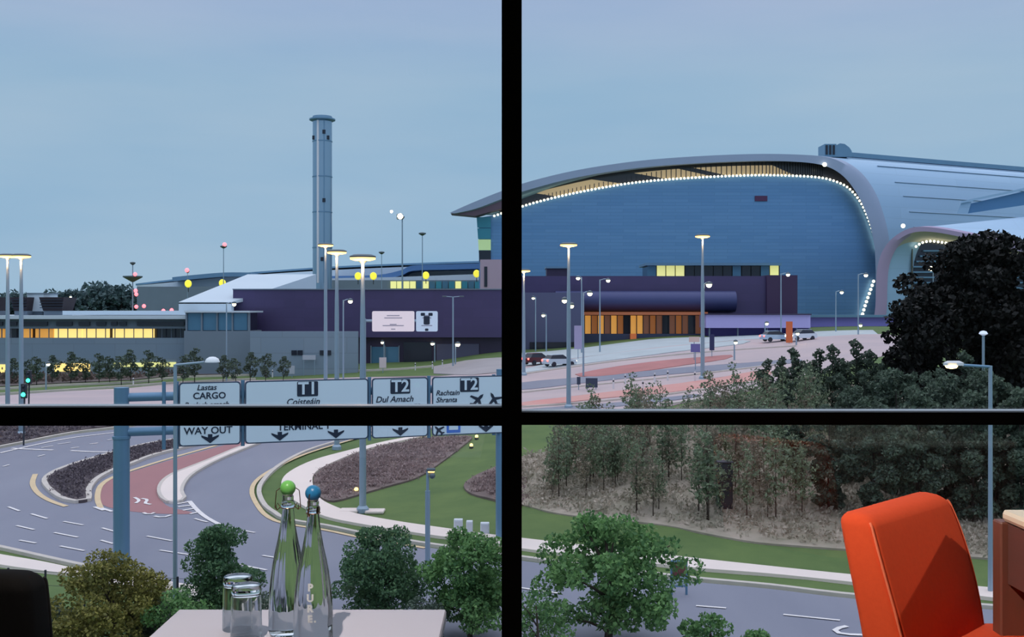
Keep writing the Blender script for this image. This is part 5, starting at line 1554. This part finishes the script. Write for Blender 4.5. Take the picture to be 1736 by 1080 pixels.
# ---------- bottles
GLASSW = glass_material('water_filled_glass', 1.36, (.985, .995, .995))
GLASS = glass_material('clear_glass', 1.45, (.985, .99, .99))
M_wire = mat('bail_wire', (160, 120, 96), .3, .85)
M_print = mat('white_print', (245, 245, 245), .6)
def bottle(x, y, ball, label, yaw=0.0, text=False, open_bail=True):
    t = thing('bottle', (x, y, TZ), label, 'bottle', 'swing-top water bottles')
    prof = [(.029, .0005), (.0325, .003), (.034, .010), (.034, .055), (.0325, .078), (.0300, .103), (.0272, .124), (.0230, .146), (.0182, .167), (.0148, .186), (.0122, .204), (.0108, .218), (.0100, .226), (.0118, .228), (.0122, .232), (.0118, .236), (.0100, .238), (.0102, .246), (.0085, .2475)]
    # soft upright flutes on the shoulder, fading out at the foot and neck
    fine = []
    for (r1, h1), (r2, h2) in zip(prof, prof[1:]):
        k = 3 if h2 - h1 > .012 else 1
        fine += [(r1 + (r2 - r1) * j / k, h1 + (h2 - h1) * j / k) for j in range(k)]
    fine.append(prof[-1])
    def flute(h): return .022 * max(0.0, min(1.0, (h - .045) / .04)) * max(0.0, min(1.0, (.215 - h) / .03))
    n_ = 112
    mb = MB(); mb.loft([[(x + r * (1 + flute(h) * math.cos(14 * 2 * math.pi * k / n_)) * math.cos(2 * math.pi * k / n_), y + r * (1 + flute(h) * math.cos(14 * 2 * math.pi * k / n_)) * math.sin(2 * math.pi * k / n_), TZ + h) for k in range(n_)] for r, h in fine])
    mk('glass_body', mb, GLASSW, t, smooth='auto')
    mk('stopper', MB().sphere((x, y, TZ + .2605), .0138, 24, 16), ball, t, smooth=True)
    mk('seal', MB().lathe([(.0085, .2472), (.0095, .249), (.0085, .251)], (x, y, TZ), 20), mat('white_seal', (225, 222, 215), .5), t)
    w = mk('neck_wire', MB().tube([(x + .0122 * math.cos(a * math.pi / 10), y + .0122 * math.sin(a * math.pi / 10), TZ + .226) for a in range(21)], .0009, 6), M_wire, t)
    c, s = math.cos(yaw), math.sin(yaw)
    k = 1.0 if open_bail else .55
    for sg in (-1, 1):
        pts = [(0.0138, .2605), (.020 * (.5 + .5 * k), .256), (.0215 * (.55 + .45 * k), .240), (.0225 * (.55 + .45 * k), .226), (.0185 * (.7 + .3 * k), .222), (.0125, .227)]
        mk('bail', MB().tube([(x + sg * r * c, y + sg * r * s, TZ + z) for r, z in pts], .0009, 6), M_wire, t)
        pts = [(.0125, .227), (.0175 * (.7 + .3 * k), .2345), (.020 * (.6 + .4 * k), .229), (.0185 * (.7 + .3 * k), .222)]
        mk('lever', MB().tube([(x + sg * r * c - .002 * s, y + sg * r * s - .002, TZ + z) for r, z in pts], .0008, 6), M_wire, t)
    if text:
        a0 = math.atan2(-y, -x) + math.radians(-9)      # facing the viewer, turned a little
        for i, ch in enumerate('PURE'):
            z = .103 - i * .0176
            v, f = text_mesh(ch, .0165, False, .0009)
            def rad(h):
                for (r1, h1), (r2, h2) in zip(prof, prof[1:]):
                    if h1 <= h <= h2: return r1 + (r2 - r1) * (h - h1) / (h2 - h1)
                return .034
            mb = MB()
            out = []
            for p in v:
                h = z + p[1]; r = rad(h) * (1 + flute(h)) + .0003
                a = a0 + p[0] / r
                out.append((x + r * math.cos(a), y + r * math.sin(a), TZ + h))
            mb.add(out, f)
            mk('print_letter', mb, M_print, t)
        v, f = text_mesh('.', .0165, False, .0009)
        mb = MB(); z = .103 - 3 * .0176; r = .0343
        mb.add([(x + r * math.cos(a0 + (p[0] + .0085) / r), y + r * math.sin(a0 + (p[0] + .0085) / r), TZ + z + p[1]) for p in v], f)
        mk('print_letter', mb, M_print, t)
bottle(-.4015, 1.902, mat('green_stopper', (130, 214, 110), .35), 'clear swing-top bottle with a green ball stopper, behind', math.radians(8))
bottle(-.3465, 1.85, mat('blue_stopper', (52, 140, 196), .35), 'clear swing-top bottle with a blue ball stopper, printed PURE', math.radians(75), True, False)

def tumbler(x, y, label):
    """upturned straight glass: rim on the table, thick foot on top"""
    t = thing('drinking_glass', (x, y, TZ), label, 'glass', 'upturned drinking glasses')
    H_ = .0955
    o_ = [(.0272, .0), (.0270, .030), (.0264, .07), (.0258, H_ - .004), (.0245, H_)]
    i_ = [(.0222, H_ - .0155), (.0245, H_ - .0170), (.0250, .05), (.0260, .0)]
    mb = MB()
    n = 36
    rings = [[(x + r * math.cos(2 * math.pi * k / n), y + r * math.sin(2 * math.pi * k / n), TZ + .0003 + z) for k in range(n)] for r, z in [(.0003, H_ - .001)] + o_[::-1]]
    rings += [[(x + r * math.cos(2 * math.pi * k / n), y + r * math.sin(2 * math.pi * k / n), TZ + .0003 + z) for k in range(n)] for r, z in i_[::-1]] + [[(x + .0003 * math.cos(2 * math.pi * k / n), y + .0003 * math.sin(2 * math.pi * k / n), TZ + H_ - .0155) for k in range(n)]]
    mb.loft(rings)
    mb.f = [tuple(reversed(q)) for q in mb.f]
    mk('glass_wall', mb, GLASS, t, smooth='auto')
tumbler(-.4985, 1.93, 'upturned clear drinking glass at the back left')
tumbler(-.4675, 1.868, 'upturned clear drinking glass in front, nearest the bottles')

# ---------- chairs
def fabric(name, rgb, rgb2):
    return mat(name, rgb, .9, var=.25, vscale=90, rgb2=rgb2, bump=.12, bscale=900, spec=.2, sheen=.0)
def rrect_pts(w, d, r, n=5):
    pts = []
    for cx_, cy_, a0 in ((w / 2 - r, d / 2 - r, 0), (-w / 2 + r, d / 2 - r, 90), (-w / 2 + r, -d / 2 + r, 180), (w / 2 - r, -d / 2 + r, 270)):
        for k in range(n + 1):
            a = math.radians(a0 + 90 * k / n)
            pts.append((cx_ + r * math.cos(a), cy_ + r * math.sin(a)))
    return pts
def chair(loc, yaw, seat_m, pipe_m, leg_m, label, zt_=.80, width=.44, taper=.13, rc=.03):
    """upholstered chair, front towards its own +y"""
    t = thing('upholstered_chair', loc, label, 'chair', 'upholstered chairs')
    c, s = math.cos(yaw), math.sin(yaw)
    X = lambda x, y, z: (loc[0] + x * c - y * s, loc[1] + x * s + y * c, loc[2] + z)
    # backrest: thick curved pad, leaning back, thinner and narrower at the top
    rings = []
    zb = .40
    rt = .030
    zs = [zb + (zt_ - rc - zb) * i / 14 for i in range(14)] + [zt_ - rc * math.cos(k / 9 * math.pi / 2) for k in range(10)]
    def sect(z):
        q = (z - zb) / (zt_ - zb)
        lean = -.235 - .085 * q ** 1.5
        wid = width * (1.0 - taper * q ** 4.0 - .13 * (1 - q) ** 1.5)
        th = .115 - .030 * q
        dw = max(0.0, z - (zt_ - rc)); dt = max(0.0, z - (zt_ - rt))
        wid -= 2 * (rc - math.sqrt(max(rc * rc - dw * dw, 0)))
        th -= 2 * (rt - math.sqrt(max(rt * rt - dt * dt, 0))) * .95
        return lean, wid, th
    bow = lambda x: .035 * (x / width) ** 2
    for z in zs:
        lean, wid, th = sect(z)
        rings.append([X(px_, lean + py_ + bow(px_), z) for px_, py_ in rrect_pts(wid, th, min(.024, th * .45))])
    mk('backrest', MB().loft(rings), seat_m, t, smooth=True)
    # piping along the front edges of the pad
    pp = []
    for z in zs[:-4]:
        lean, wid, th = sect(z)
        x_ = wid / 2 - .005
        pp.append((x_, lean + th / 2 - .005 + bow(x_), z))
    for sg in (-1, 1):
        mk('piping', MB().tube([X(sg * a, b_, z) for a, b_, z in pp], .0028, 6), pipe_m, t)
    # seat
    rings = []
    for z, k in ((.36, .97), (.375, 1.0), (.44, 1.0), (.458, .985), (.466, .94)):
        rings.append([X(px_ * k, .045 + py_ * k, z) for px_, py_ in rrect_pts(width + .04, .52, .07)])
    mk('seat', MB().loft(rings), seat_m, t, smooth='auto')
    for sx in (-1, 1):
        for y0 in (-.16, .25):
            mk('leg', MB().tube([X(sx * .18, y0, .362), X(sx * .20, y0 * 1.1, 0)], .018, 10, True, .012), leg_m, t)
    return t
M_orange = fabric('orange_wool', (230, 84, 44), (206, 66, 34))
M_pipe = mat('orange_piping', (244, 120, 80), .7)
M_wleg = mat('dark_wood_leg', (60, 40, 32), .5)
# front normal of the backrest points right and towards the viewer
chair((1.142, 2.335, 0), math.radians(-135), M_orange, M_pipe, M_wleg, 'orange upholstered chair facing the wooden desk at the right', .778, .475, .12, .026)
M_blackfab = fabric('black_wool', (15, 13, 12), (11, 10, 10))
chair((-1.06, 2.10, 0), 0.0, M_blackfab, mat('black_piping', (18, 16, 15), .8), M_wleg, 'black upholstered chair at the lower left corner, back to the viewer', .80, .52, .0, .034)

# ---------- desk
M_walnut = mat('brown_walnut', (126, 78, 62), .5, var=.55, vscale=6, rgb2=(92, 54, 44), stretch=(1, 1, .15), bump=.08)
M_walnut2 = mat('brown_walnut_drawer', (112, 74, 66), .5, var=.5, vscale=6, rgb2=(88, 56, 50), stretch=(1, .15, 1))
M_cream = mat('cream_desk_top', (240, 224, 196), .4, var=.08, vscale=3)
t = thing('desk', (1.48, 2.05, 0), 'brown wooden desk with a cream top at the right edge', 'desk')
DX = 1.16
mk('end_panel', MB().rbox(DX, 1.82, 2.52, 2.565, 0, .735, .004), M_walnut, t)
mk('end_panel', MB().rbox(DX, 1.82, 1.40, 1.445, 0, .735, .004), M_walnut, t)
mk('desk_top', MB().rbox(DX + .010, 1.84, 1.38, 2.54, .736, .762, .008), M_cream, t)
a = mk('drawer', MB().box(DX + .016, DX + .04, 1.447, 2.518, .59, .732), M_walnut2, t)
mk('drawer_box', MB().box(DX + .041, 1.78, 1.45, 2.515, .60, .732), M_walnut, t)
mk('back_panel', MB().box(1.79, 1.81, 1.447, 2.518, .05, .70), M_walnut, t)
